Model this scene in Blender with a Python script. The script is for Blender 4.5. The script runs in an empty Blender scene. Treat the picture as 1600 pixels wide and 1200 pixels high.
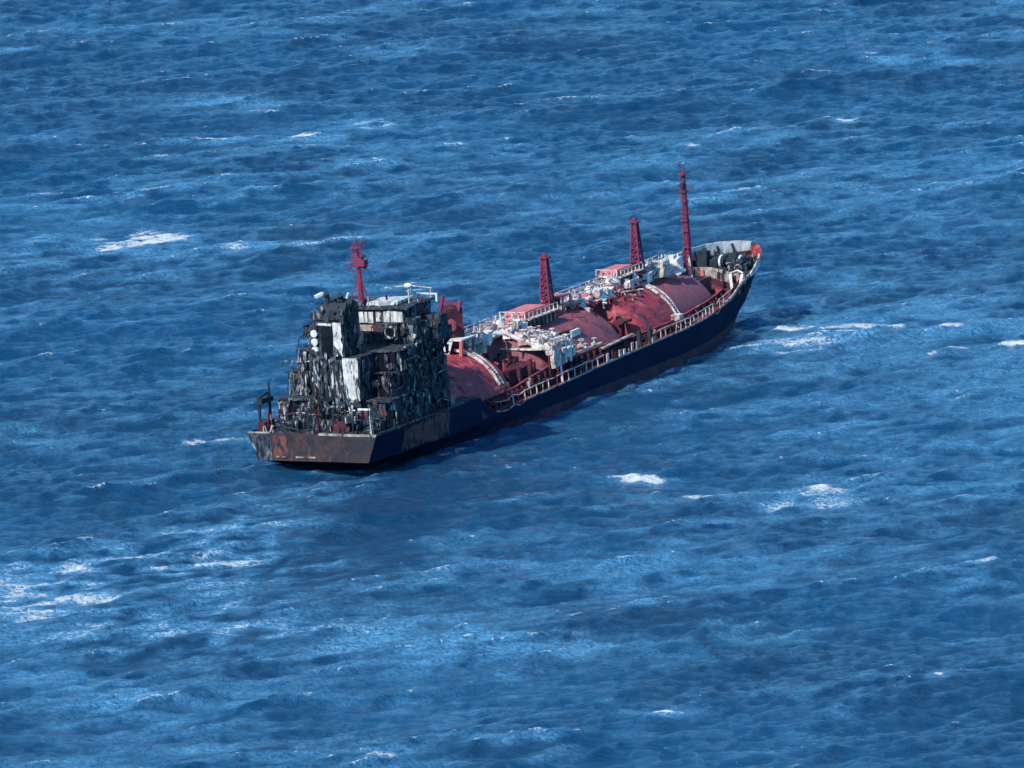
import bpy, bmesh, math, random
import numpy as np
from mathutils import Vector, Matrix, noise as mnoise
R = math.radians
rng = np.random.default_rng(11)
random.seed(11)
sc = bpy.context.scene
COL = sc.collection

# ------------------------------------------------------------------ camera
D, DEL = 1000.0, R(10.912)
cam_d = bpy.data.cameras.new('camera')
cam = bpy.data.objects.new('camera', cam_d)
COL.objects.link(cam)
cam.location = (0, -D * math.cos(DEL), D * math.sin(DEL))
cam.rotation_euler = (R(90) - DEL, 0, 0)
cam_d.sensor_width = 36.0
cam_d.lens = 36.0 * 14144 / 1600
cam_d.clip_start = 5
cam_d.clip_end = 60000
sc.camera = cam

# ------------------------------------------------------------------ sky, sun, exposure
SUN_DIR = Vector((-0.72, -0.69, 0.0)).normalized()
SUN_EL = R(42)
sun_vec = Vector((SUN_DIR.x * math.cos(SUN_EL), SUN_DIR.y * math.cos(SUN_EL), math.sin(SUN_EL)))
W = bpy.data.worlds.new('World')
sc.world = W
W.use_nodes = True
wn = W.node_tree
wn.nodes.clear()
sky = wn.nodes.new('ShaderNodeTexSky')
sky.sky_type = 'NISHITA'
sky.sun_disc = False
sky.sun_elevation = SUN_EL
sky.sun_rotation = math.atan2(SUN_DIR.x, SUN_DIR.y)
sky.air_density = 1.0
sky.dust_density = 0.1
sky.ozone_density = 4.0
bg = wn.nodes.new('ShaderNodeBackground')
bg.inputs['Strength'].default_value = 0.15
wo = wn.nodes.new('ShaderNodeOutputWorld')
# look the sky up a little above the horizon, so reflections on the sea stay blue, not brown
tc = wn.nodes.new('ShaderNodeTexCoord')
sx = wn.nodes.new('ShaderNodeSeparateXYZ')
mx = wn.nodes.new('ShaderNodeMath'); mx.operation = 'MAXIMUM'; mx.inputs[1].default_value = 0.22
cx = wn.nodes.new('ShaderNodeCombineXYZ')
wn.links.new(tc.outputs['Generated'], sx.inputs[0])
wn.links.new(sx.outputs[0], cx.inputs[0]); wn.links.new(sx.outputs[1], cx.inputs[1])
wn.links.new(sx.outputs[2], mx.inputs[0]); wn.links.new(mx.outputs[0], cx.inputs[2])
wn.links.new(cx.outputs[0], sky.inputs[0])
tint = wn.nodes.new('ShaderNodeMix'); tint.data_type = 'RGBA'; tint.blend_type = 'MULTIPLY'
tint.inputs[0].default_value = 1.0
tint.inputs[7].default_value = (0.58, 0.99, 1.11, 1)
wn.links.new(sky.outputs[0], tint.inputs[6])
wn.links.new(tint.outputs[2], bg.inputs[0])
wn.links.new(bg.outputs[0], wo.inputs[0])
sl = bpy.data.lights.new('sun', 'SUN')
sl.energy = 3.75
sl.angle = R(0.6)
sl.color = (1.0, 0.95, 0.87)
so = bpy.data.objects.new('sun', sl)
COL.objects.link(so)
so.rotation_euler = sun_vec.to_track_quat('Z', 'Y').to_euler()
so.location = (0, 0, 200)
vs = sc.view_settings
vs.view_transform = 'Standard'
vs.look = 'None'
vs.exposure = 0.43
vs.gamma = 1.0
vs.use_curve_mapping = False
try:
    sc.cycles.use_denoising = True
    sc.cycles.max_bounces = 6
    sc.cycles.glossy_bounces = 3
    sc.cycles.diffuse_bounces = 3
    sc.cycles.caustics_reflective = False
    sc.cycles.caustics_refractive = False
except Exception:
    pass

# ------------------------------------------------------------------ node helpers
class NT:
    def __init__(s, name):
        s.m = bpy.data.materials.new(name)
        s.m.use_nodes = True
        s.t = s.m.node_tree
        s.t.nodes.clear()
        s.out = s.t.nodes.new('ShaderNodeOutputMaterial')
        s.b = s.t.nodes.new('ShaderNodeBsdfPrincipled')
        s.t.links.new(s.b.outputs[0], s.out.inputs['Surface'])
    def n(s, ty, **k):
        o = s.t.nodes.new(ty)
        for a, v in k.items():
            setattr(o, a, v)
        return o
    def l(s, a, b):
        s.t.links.new(a, b)
    def setv(s, sock, v):
        if hasattr(v, 'links') or hasattr(v, 'is_linked'):
            s.l(v, sock)
        else:
            sock.default_value = v
    def math(s, op, a, b=None, c=None, clamp=False):
        o = s.n('ShaderNodeMath', operation=op)
        o.use_clamp = clamp
        s.setv(o.inputs[0], a)
        if b is not None: s.setv(o.inputs[1], b)
        if c is not None: s.setv(o.inputs[2], c)
        return o.outputs[0]
    def coords(s, scale=(1, 1, 1), kind='Object', rot=(0, 0, 0)):
        tc = s.n('ShaderNodeTexCoord')
        mp = s.n('ShaderNodeMapping')
        mp.inputs['Scale'].default_value = scale
        mp.inputs['Rotation'].default_value = rot
        s.l(tc.outputs[kind], mp.inputs[0])
        return mp.outputs[0]
    def noise(s, vec, scale, detail=4, rough=.55, dist=0.0):
        o = s.n('ShaderNodeTexNoise')
        s.l(vec, o.inputs['Vector'])
        o.inputs['Scale'].default_value = scale
        o.inputs['Detail'].default_value = detail
        o.inputs['Roughness'].default_value = rough
        o.inputs['Distortion'].default_value = dist
        return o.outputs[0]
    def ramp(s, v, lo, hi):
        o = s.n('ShaderNodeMapRange')
        o.interpolation_type = 'SMOOTHSTEP'
        s.setv(o.inputs[0], v)
        o.inputs[1].default_value = lo
        o.inputs[2].default_value = hi
        return o.outputs[0]
    def mix(s, f, a, b):
        o = s.n('ShaderNodeMix', data_type='RGBA')
        s.setv(o.inputs[0], f)
        for k, v in ((6, a), (7, b)):
            if isinstance(v, tuple): o.inputs[k].default_value = v + ((1,) if len(v) == 3 else ())
            else: s.l(v, o.inputs[k])
        return o.outputs[2]
    def attr(s, name):
        o = s.n('ShaderNodeAttribute')
        o.attribute_name = name
        return o.outputs['Fac']
    def bump(s, h, strength, dist, prev=None):
        o = s.n('ShaderNodeBump')
        o.inputs['Strength'].default_value = strength
        o.inputs['Distance'].default_value = dist
        s.l(h, o.inputs['Height'])
        if prev is not None: s.l(prev, o.inputs['Normal'])
        return o.outputs[0]

# ------------------------------------------------------------------ the sea
def fblur(a, K, r):
    return np.real(np.fft.ifft2(np.fft.fft2(a) * np.exp(-(K * r) ** 2 / 2)))

def ocean():
    NX, NY, dx, dy = 820, 1260, 0.34, 0.56          # inner sheet 279 x 706 m
    LX, LY = NX * dx, NY * dy
    kx = 2 * np.pi * np.fft.fftfreq(NX, dx)
    ky = 2 * np.pi * np.fft.fftfreq(NY, dy)
    KX, KY = np.meshgrid(kx, ky)
    K = np.hypot(KX, KY); K[0, 0] = 1e-6
    g = 9.81
    om = np.sqrt(g * K)
    def sea(Lp, gam, wdir, spread, Hs):
        wp = math.sqrt(g * 2 * np.pi / Lp)
        sig = np.where(om <= wp, .07, .09)
        S = om ** -5.0 * np.exp(-1.25 * (wp / om) ** 4) * gam ** np.exp(-(om - wp) ** 2 / (2 * sig ** 2 * wp ** 2))
        S = S * 0.5 * g / om / K                       # to k space
        c = (KX * math.cos(wdir) + KY * math.sin(wdir)) / K
        Dd = np.where(c > 0, np.abs(c) ** spread, 0.02 * np.abs(c) ** 2)
        S = S * Dd
        S[0, 0] = 0
        S *= np.exp(-(K * 0.15) ** 2)
        S *= (Hs / 4) ** 2 / S.sum()
        return S
    wd = R(-54)                                        # waves run towards the camera and to the right
    S = sea(32, 2.4, wd, 10, 1.25) + sea(10, 1.2, wd + R(6), 5.5, 0.56) + sea(3.6, 1.0, wd - R(8), 2.2, 0.24)
    ph = rng.uniform(0, 2 * np.pi, S.shape)
    am = np.sqrt(S) * np.sqrt(-2 * np.log(rng.uniform(1e-9, 1, S.shape)))
    h = am * np.exp(1j * ph)
    N = NX * NY
    f = lambda a: np.real(np.fft.ifft2(a)) * N
    H = f(h)
    lam = 1.0
    DX = f(1j * KX / K * h) * lam
    DY = f(1j * KY / K * h) * lam
    Jxx = f(KX * KX / K * h) * lam; Jyy = f(KY * KY / K * h) * lam; Jxy = f(KX * KY / K * h) * lam
    J = (1 - Jxx) * (1 - Jyy) - Jxy ** 2
    return NX, NY, dx, dy, H, DX, DY, J, K

NX, NY, dx, dy, H, DX, DY, J, KK = ocean()
X0, Y0 = -NX * dx / 2, -255.0

# white water that stands in the photograph: (x, y, half length, half depth, turn, strength) on the sea, metres
WHITECAPS = [
    (-48.9, 90.7, 2.00, 3.30, 0.08, 1.00),
    (-42.8, 98.3, 1.86, 3.32, 0.08, 1.05),
    (-45.8, 95.2, 2.79, 5.15, 0.08, 1.10),
    (27.4, 35.6, 1.76, 1.39, 0.08, 0.90),
    (25.4, 26.0, 0.73, 1.38, 0.08, 0.60),
    (-31.5, -91.8, 3.22, 1.53, 0.08, 0.50),
    (-48.6, -108.5, 3.16, 1.50, 0.08, 0.45),
    (-38.5, 166.4, 1.81, 1.96, 0.08, 1.10),
    (-27.5, 164.4, 1.81, 2.34, 0.08, 1.15),
    (45.0, 181.3, 1.50, 1.59, 0.08, 1.00),
    (-17.9, 178.7, 3.74, 3.16, 0.08, 0.45),
    (-6.2, 163.4, 1.23, 1.56, 0.08, 0.70),
    (-68.1, 223.1, 0.60, 1.23, 0.08, 0.60),
    (-29.0, 79.7, 1.07, 1.45, 0.08, 0.80),
    (-21.4, 80.6, 1.07, 1.45, 0.08, 0.70),
    (12.7, -55.8, 1.47, 0.95, 0.08, 0.90),
    (15.5, -56.4, 1.60, 1.27, 0.08, 1.00),
    (18.7, -57.8, 2.67, 0.95, 0.08, 0.60),
    (25.3, -58.4, 4.00, 0.95, 0.08, 0.45),
    (33.2, -61.7, 1.73, 1.90, 0.08, 0.80),
    (-44.0, -19.8, 1.25, 0.99, 0.08, 0.90),
    (-32.8, -33.2, 2.74, 1.30, 0.08, 0.54),
    (-37.8, -27.3, 0.96, 0.98, 0.08, 0.70),
    (15.4, -162.8, 0.65, 1.13, 0.08, 1.00),
    (30.3, 34.0, 4.39, 2.09, 0.08, 1.00),
    (36.5, 32.0, 1.90, 2.08, 0.08, 1.00),
    (41.7, 34.8, 2.05, 2.09, 0.08, 1.00),
    (49.5, 30.8, 1.60, 2.08, 0.08, 0.70),
    (56.3, 21.0, 1.73, 1.72, 0.08, 0.90),
    (51.9, 20.2, 1.44, 1.03, 0.08, 0.70),
    (38.1, 15.9, 0.72, 1.02, 0.08, 0.80),
    (48.4, 15.2, 0.86, 1.37, 0.08, 0.80),
    (24.0, 154.9, 0.65, 1.16, 0.08, 0.70),
    (-44.6, 150.0, 0.81, 1.16, 0.08, 0.60),
    (4.5, 67.7, 0.90, 1.08, 0.08, 0.50),
    (-33.5, 188.0, 1.17, 1.20, 0.08, 0.50),
    (47.7, 125.9, 1.27, 1.13, 0.08, 0.60),
    (-11.9, 53.0, 1.04, 1.06, 0.08, 0.60),
    (-25.7, 140.2, 0.80, 1.15, 0.08, 0.60),
    (-7.3, 38.8, 0.59, 1.05, 0.08, 0.50),
    (26.4, -18.3, 0.97, 0.99, 0.08, 0.40),
    (9.4, -118.8, 0.87, 0.89, 0.08, 0.40),
    (23.1, 21.0, 2.17, 1.72, 0.08, 0.60),
    (25.9, 19.4, 2.16, 1.37, 0.08, 0.60),
    (50.9, 234.3, 1.22, 1.24, 0.08, 0.60),
    (61.9, 204.0, 0.85, 1.21, 0.08, 0.70),
    (49.1, -7.4, 0.70, 1.00, 0.08, 0.40),
    (-19.3, -43.6, 0.61, 0.97, 0.08, 0.90),
    (-3.1, -32.5, 0.48, 0.98, 0.08, 0.70),
    (-5.8, -35.3, 0.61, 0.97, 0.08, 0.50),
    (57.3, 67.7, 2.27, 1.44, 0.08, 0.60),
    (-18.8, 110.5, 0.94, 1.12, 0.08, 0.70),
    (46.3, -97.9, 1.15, 1.52, 0.08, 0.80),
    (40.8, -151.1, 0.36, 0.86, 0.08, 0.90),
    (-22.2, 190.7, 0.84, 1.20, 0.08, 0.70),
    (-58.7, 160.4, 0.41, 1.17, 0.08, 0.80),
    (45.1, 47.7, 1.04, 1.41, 0.08, 0.50),
    (44.6, 193.3, 0.67, 1.20, 0.08, 0.40),
    (-32.5, -80.8, 2.61, 2.48, 0.08, 0.50),
    (-36.5, -95.5, 5.13, 1.83, 0.08, 0.60),
    (-24.4, -92.4, 2.89, 1.83, 0.08, 0.50),
    (36.4, 53.0, 0.89, 1.42, 0.08, 0.50),
    (17.7, 87.2, 0.61, 1.10, 0.08, 0.40),
    (-11.6, -180.4, 1.16, 1.11, 0.08, 0.50),
    (-39.8, -135.9, 1.23, 1.17, 0.08, 0.50),
]
# broad patches of aerated, paler water
PALE = [
    (-46.6, -111.4, 7.57, 10.19, 0.08, 1.25),
    (-37.1, -97.9, 10.24, 9.12, 0.08, 1.20),
    (-28.5, -84.0, 6.49, 10.49, 0.08, 1.00),
    (-23.1, -93.3, 5.78, 6.72, 0.08, 1.20),
    (-32.3, -124.6, 14.91, 12.99, 0.08, 0.75),
    (23.8, 21.0, 4.33, 4.80, 0.08, 0.60),
    (-24.5, 85.0, 4.60, 5.83, 0.08, 0.80),
    (-33.0, 85.9, 2.30, 2.92, 0.08, 0.70),
    (-58.6, 78.4, 3.05, 5.08, 0.08, 0.70),
    (-57.0, 91.6, 3.09, 3.67, 0.08, 0.50),
    (-61.6, 164.9, 4.94, 3.91, 0.08, 0.60),
    (-30.7, 87.2, 6.14, 5.11, 0.08, 0.60),
    (-39.6, 196.0, 10.13, 7.22, 0.08, 0.50),
    (-14.0, 240.0, 6.12, 5.82, 0.08, 0.55),
    (-18.3, 177.6, 4.98, 4.74, 0.08, 0.80),
    (-45.0, -105.5, 10.79, 12.07, 0.08, 0.95),
    (-26.8, -76.0, 7.20, 9.34, 0.08, 0.80),
    (-25.7, -91.8, 7.08, 6.73, 0.08, 0.95),
    (-34.6, -112.9, 15.10, 17.95, 0.08, 0.55),
    (-2.6, -88.7, 7.10, 15.35, 0.08, 0.45),
    (-9.8, -133.1, 15.99, 14.62, 0.08, 0.50),
    (-40.1, -130.3, 12.35, 11.74, 0.08, 0.50),
    (-32.9, -157.8, 17.95, 17.07, 0.08, 0.40),
    (36.7, -20.1, 5.55, 9.23, 0.08, 0.60),
    (31.6, -7.4, 4.21, 3.34, 0.08, 0.40),
    (30.3, 21.0, 7.22, 6.86, 0.08, 0.75),
    (38.7, 32.8, 8.76, 4.17, 0.08, 0.80),
    (29.8, -63.1, 5.97, 5.05, 0.08, 0.70),
    (47.0, -104.0, 5.09, 7.86, 0.08, 0.55),
    (41.4, 65.6, 4.52, 3.58, 0.08, 0.60),
    (26.2, 126.8, 4.77, 3.40, 0.08, 0.75),
    (56.5, 234.3, 11.33, 5.80, 0.08, 0.50),
    (8.9, 257.3, 10.64, 6.74, 0.08, 0.40),
    (-20.3, 26.8, 4.35, 4.83, 0.08, 0.30),
    (24.7, -127.4, 4.33, 2.94, 0.08, 0.45),
    (38.5, -94.8, 3.85, 3.05, 0.08, 0.40),
    (-50.7, 105.1, 4.69, 5.20, 0.08, 0.40),
    (-50.8, -29.0, 5.50, 6.54, 0.08, 0.40),
    (-40.6, -42.9, 6.10, 4.51, 0.08, 0.40),
    (36.1, 164.9, 7.40, 4.69, 0.08, 0.35),
    (3.9, 111.9, 6.28, 5.22, 0.08, 0.35),
    (54.7, 107.3, 9.39, 5.95, 0.08, 0.40),
    (-25.8, -133.1, 8.00, 5.85, 0.08, 0.40),
    (6.1, -133.1, 6.76, 7.02, 0.08, 0.40),
    (-46.1, -144.3, 7.30, 5.78, 0.08, 0.45),
    (-27.5, -176.1, 8.78, 5.57, 0.08, 0.35),
]

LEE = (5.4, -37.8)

def sea_mesh():
    xs_in = X0 + dx * np.arange(NX)
    ys_in = Y0 + dy * np.arange(NY)
    ext = np.cumsum(0.8 * 1.55 ** np.arange(23))           # stretched rows out to ~ 34 km
    xs = np.concatenate([xs_in[0] - ext[::-1], xs_in, xs_in[-1] + ext])
    ys = np.concatenate([ys_in[0] - ext[::-1], ys_in, ys_in[-1] + ext])
    n = len(ext)
    PX, PY = np.meshgrid(xs, ys)
    z = np.zeros_like(PX); ox = np.zeros_like(PX); oy = np.zeros_like(PX)
    foam = np.zeros_like(PX); pale = np.zeros_like(PX)
    fx = np.clip(np.minimum(np.arange(NX), np.arange(NX)[::-1]) / 40, 0, 1)
    fy = np.clip(np.minimum(np.arange(NY), np.arange(NY)[::-1]) / 40, 0, 1)
    fade = fy[:, None] * fx[None, :]
    sl_ = (slice(n, n + NY), slice(n, n + NX))
    z[sl_] = H * fade; ox[sl_] = DX * fade; oy[sl_] = DY * fade
    # foam where the crests fold, drifting a little behind them
    f0 = np.clip((0.53 - J) / 0.16, 0, 1)
    f1 = fblur(np.clip((0.62 - J) / 0.2, 0, 1), KK, 1.6)
    gx, gy = PX[sl_], PY[sl_]
    # lacy multi-octave fields, drawn out along the crests
    ca, sa = math.cos(R(30)), math.sin(R(30))
    KXv = 2 * np.pi * np.fft.fftfreq(NX, dx)[None, :]; KYv = 2 * np.pi * np.fft.fftfreq(NY, dy)[:, None]
    KA = np.hypot((KXv * ca + KYv * sa) * 2.2, (-KXv * sa + KYv * ca) * .9) + 1e-6
    def cloud(r0, r1, p, Kk):
        a = np.fft.fft2(rng.standard_normal(H.shape))
        a *= np.exp(-(Kk * r0) ** 2) / (1 + (Kk * r1) ** p)
        a = np.real(np.fft.ifft2(a)); return (a - a.mean()) / a.std()
    lace = cloud(0.12, 3.0, 1.25, KA)
    big = cloud(0.3, 24.0, 2.4, KA)
    fm = np.clip(f0 * (0.45 + 0.55 * lace), 0, 1) * 0.6
    pl = np.clip(f1 * 1.5 * np.clip(0.5 + 0.6 * lace + .4 * big, 0, 1.5) + np.clip(.10 + .24 * big + .22 * lace, 0, .65), 0, 1)
    Hb = fblur(H, KK, .8)
    for (x, y, a, b, t, s) in WHITECAPS:
        # sit the breaker on the nearest crest
        i0 = int((x - X0) / dx); j0 = int((y - Y0) / dy); wi, wj = int(1.2 / dx), int(3.6 / dy)
        w_ = Hb[j0 - wj:j0 + wj + 1, i0 - wi:i0 + wi + 1]
        if w_.size and s > .55 and abs(x) < 120:
            jj, ii = np.unravel_index(np.argmax(w_), w_.shape)
            x += (ii - wi) * dx; y += (jj - wj) * dy
        t = R(9)
        c, q = math.cos(t), math.sin(t)
        u = ((gx - x) * c + (gy - y) * q) / (a * 1.3); v = (-(gx - x) * q + (gy - y) * c) / (b * (.58 if b < 3 else 1.0))
        d = np.exp(-(u * u + v * v) * 0.9)
        fm = np.maximum(fm, s * np.clip(d * 1.05 - .22 + .55 * lace * np.sqrt(d), 0, 1))
        u2 = u / 2.3; v2 = (v + .9) / 1.9
        pl = np.maximum(pl, np.clip(np.exp(-(u2 * u2 + v2 * v2)) * (0.75 + .7 * lace), 0, 1) * .95 * min(1, s))
    for (x, y, a, b, t, s) in PALE:
        c, q = math.cos(t), math.sin(t)
        u = ((gx - x) * c + (gy - y) * q) / a; v = (-(gx - x) * q + (gy - y) * c) / b
        d = np.exp(-(u * u + v * v) * 0.9)
        pl = np.maximum(pl, np.clip(d * s * (1.0 + .8 * lace), 0, 1))
        fm = np.maximum(fm, np.clip(d * s * (.14 + .42 * lace) , 0, .65) * (s > .65))
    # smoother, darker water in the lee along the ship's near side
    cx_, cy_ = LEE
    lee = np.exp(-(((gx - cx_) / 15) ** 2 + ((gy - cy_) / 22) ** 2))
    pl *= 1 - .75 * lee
    fm = np.clip(fm, 0, 1)
    # broken white water and paler wash along the ship's side (same frame as the ship below)
    th = R(62.357); ou, ov = gx + 20.634, gy + 48.48
    su = ou * math.cos(th) + ov * math.sin(th); sv = ou * math.sin(th) - ov * math.cos(th)
    wl = np.interp(su, [4, 9, 14, 24, 34, 71, 79, 86, 93, 98, 100], [3, 5, 6, 7.2, 7.9, 7.95, 7.1, 5.6, 3.4, 1.4, 0])
    dist = np.abs(sv) - wl
    on = (su > 3) & (su < 101) & (dist > -1.5)
    near = np.clip(1 - np.abs(dist - .5) / 1.3, 0, 1) * on
    fm = np.maximum(fm, near * np.clip(.0 + .5 * lace + .25 * big, 0, .8))
    pl = np.maximum(pl, np.clip(1 - dist / 4, 0, 1) * on * np.clip(.25 + .4 * lace, 0, .7))
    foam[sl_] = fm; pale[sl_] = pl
    V = np.stack([PX + ox, PY + oy, z], -1).reshape(-1, 3).astype(np.float32)
    ny, nx = PX.shape
    i = np.arange(nx * ny).reshape(ny, nx)
    F = np.stack([i[:-1, :-1], i[:-1, 1:], i[1:, 1:], i[1:, :-1]], -1).reshape(-1, 4).astype(np.int32)
    me = bpy.data.meshes.new('sea')
    me.vertices.add(len(V)); me.vertices.foreach_set('co', V.ravel())
    me.loops.add(F.size); me.loops.foreach_set('vertex_index', F.ravel())
    me.polygons.add(len(F)); me.polygons.foreach_set('loop_start', np.arange(0, F.size, 4, dtype=np.int32))
    me.polygons.foreach_set('use_smooth', np.ones(len(F), bool))
    me.update(calc_edges=True)
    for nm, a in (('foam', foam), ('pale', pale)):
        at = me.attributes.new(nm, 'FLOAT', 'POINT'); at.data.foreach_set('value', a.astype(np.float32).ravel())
    o = bpy.data.objects.new('sea', me)
    COL.objects.link(o)
    o['kind'] = 'structure'
    return o

def sea_material():
    k = NT('sea_water')
    co = k.coords()
    n1 = k.noise(k.coords((0.7, 1.3, 1.0), rot=(0, 0, R(-25))), 0.95, 5, .64, .4)
    n2 = k.noise(k.coords((1.0, 1.2, 1.0), rot=(0, 0, R(-15))), 2.6, 4, .6, .3)
    n2 = k.math('SUBTRACT', 1.0, k.math('ABSOLUTE', k.math('SUBTRACT', k.math('MULTIPLY', n2, 2.0), 1.0)))
    gust = k.noise(co, 0.022, 3, .5)
    h = k.math('ADD', k.math('MULTIPLY', n1, 1.15), k.math('MULTIPLY', n2, 0.34))
    nb = k.bump(h, 1.0, 0.85)
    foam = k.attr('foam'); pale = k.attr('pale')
    fine = k.noise(co, 2.2, 5, .7, .6)
    fz = k.ramp(k.math('ADD', foam, k.math('MULTIPLY', k.math('SUBTRACT', fine, .5), 1.9)), .20, .85)
    fz = k.math('MULTIPLY', fz, k.ramp(foam, .02, .40))
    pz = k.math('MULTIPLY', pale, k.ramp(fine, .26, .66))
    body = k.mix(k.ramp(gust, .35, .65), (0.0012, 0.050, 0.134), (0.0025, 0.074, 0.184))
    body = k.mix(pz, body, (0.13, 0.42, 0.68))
    body = k.mix(fz, body, (0.80, 0.83, 0.82))
    k.l(body, k.b.inputs['Base Color'])
    rr = k.math('ADD', k.math('MULTIPLY', fz, .6), .10)
    k.l(rr, k.b.inputs['Roughness'])
    k.b.inputs['IOR'].default_value = 1.333
    k.l(nb, k.b.inputs['Normal'])
    return k.m

sea = sea_mesh()
sea.data.materials.append(sea_material())



# ====================================================================== the ship
# ship frame: u forward from the transom, v to starboard, z up from the waterline, metres
TH, LIST, TRIM = R(62.357), R(4.051), R(0.746)
S0 = Vector((-20.634, -48.48, -1.1)); PIV = 50.0
f0 = Vector((math.cos(TH), math.sin(TH), 0)); p0 = Vector((-math.sin(TH), math.cos(TH), 0)); z0 = Vector((0, 0, 1))
fA = f0 * math.cos(TRIM) + z0 * math.sin(TRIM); z1 = z0 * math.cos(TRIM) - f0 * math.sin(TRIM)
pA = p0 * math.cos(LIST) - z1 * math.sin(LIST); zA = z1 * math.cos(LIST) + p0 * math.sin(LIST)
org = S0 + f0 * PIV - fA * PIV
ship = bpy.data.objects.new('gas_tanker', None)
COL.objects.link(ship)
ship.matrix_world = Matrix(((fA.x, pA.x, zA.x, org.x), (fA.y, pA.y, zA.y, org.y), (fA.z, pA.z, zA.z, org.z), (0, 0, 0, 1)))
ship['label'] = 'burnt out red and black gas tanker listing in the choppy blue sea'
ship['category'] = 'ship'
ABS = {ship.name: Vector((0, 0, 0))}

# ------------------------------------------------------------------ paints
def paint(name, base, alt, s1=.35, dirt=(.02, .018, .018), dlo=.52, dhi=.66, ds=(.5, .5, .5), rust=None, rlo=.6, rhi=.7,
          rough=.6, bump=.25, sharp=1.0, seed=0.0, metal=0.0, spec=.3):
    k = NT(name)
    tc = k.n('ShaderNodeTexCoord'); oi = k.n('ShaderNodeObjectInfo')
    add = k.n('ShaderNodeVectorMath', operation='ADD'); sca = k.n('ShaderNodeVectorMath', operation='SCALE')
    k.l(oi.outputs['Location'], sca.inputs[0]); sca.inputs['Scale'].default_value = 0.37
    k.l(tc.outputs['Object'], add.inputs[0]); k.l(sca.outputs[0], add.inputs[1])
    def vec(scale, off):
        mp = k.n('ShaderNodeMapping'); mp.inputs['Scale'].default_value = scale
        mp.inputs['Location'].default_value = (off, off * .7, off * 1.3)
        k.l(add.outputs[0], mp.inputs[0]); return mp.outputs[0]
    n1 = k.noise(vec((1, 1, 1), seed), s1, 5, .6, .3)
    c = k.mix(k.ramp(n1, .38, .62), base, alt)
    if rust:
        n3 = k.noise(vec((1, 1, .6), seed + 7), .8, 5, .65, .5)
        c = k.mix(k.ramp(n3, rlo, rhi), c, rust)
    n2 = k.noise(vec(ds, seed + 3), 1.0, 6, .68, .4)
    c = k.mix(k.ramp(n2, dlo, dhi), c, dirt)
    fine = k.noise(vec((1, 1, .5), seed + 5), 5.0, 3, .6)
    mul = k.n('ShaderNodeMix', data_type='RGBA', blend_type='MULTIPLY')
    mul.inputs[0].default_value = .55
    k.l(c, mul.inputs[6])
    g = k.n('ShaderNodeMapRange'); k.l(fine, g.inputs[0]); g.inputs[1].default_value = .3; g.inputs[2].default_value = .7
    g.inputs[3].default_value = .55; g.inputs[4].default_value = 1.25
    cg = k.n('ShaderNodeCombineXYZ')
    for i in range(3): k.l(g.outputs[0], cg.inputs[i])
    k.l(cg.outputs[0], mul.inputs[7])
    k.l(mul.outputs[2], k.b.inputs['Base Color'])
    k.b.inputs['Roughness'].default_value = rough
    k.b.inputs['Specular IOR Level'].default_value = spec
    k.b.inputs['Metallic'].default_value = metal
    if bump:
        k.l(k.bump(k.math('ADD', n2, k.math('MULTIPLY', fine, .3)), bump, .12), k.b.inputs['Normal'])
    return k.m

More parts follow.
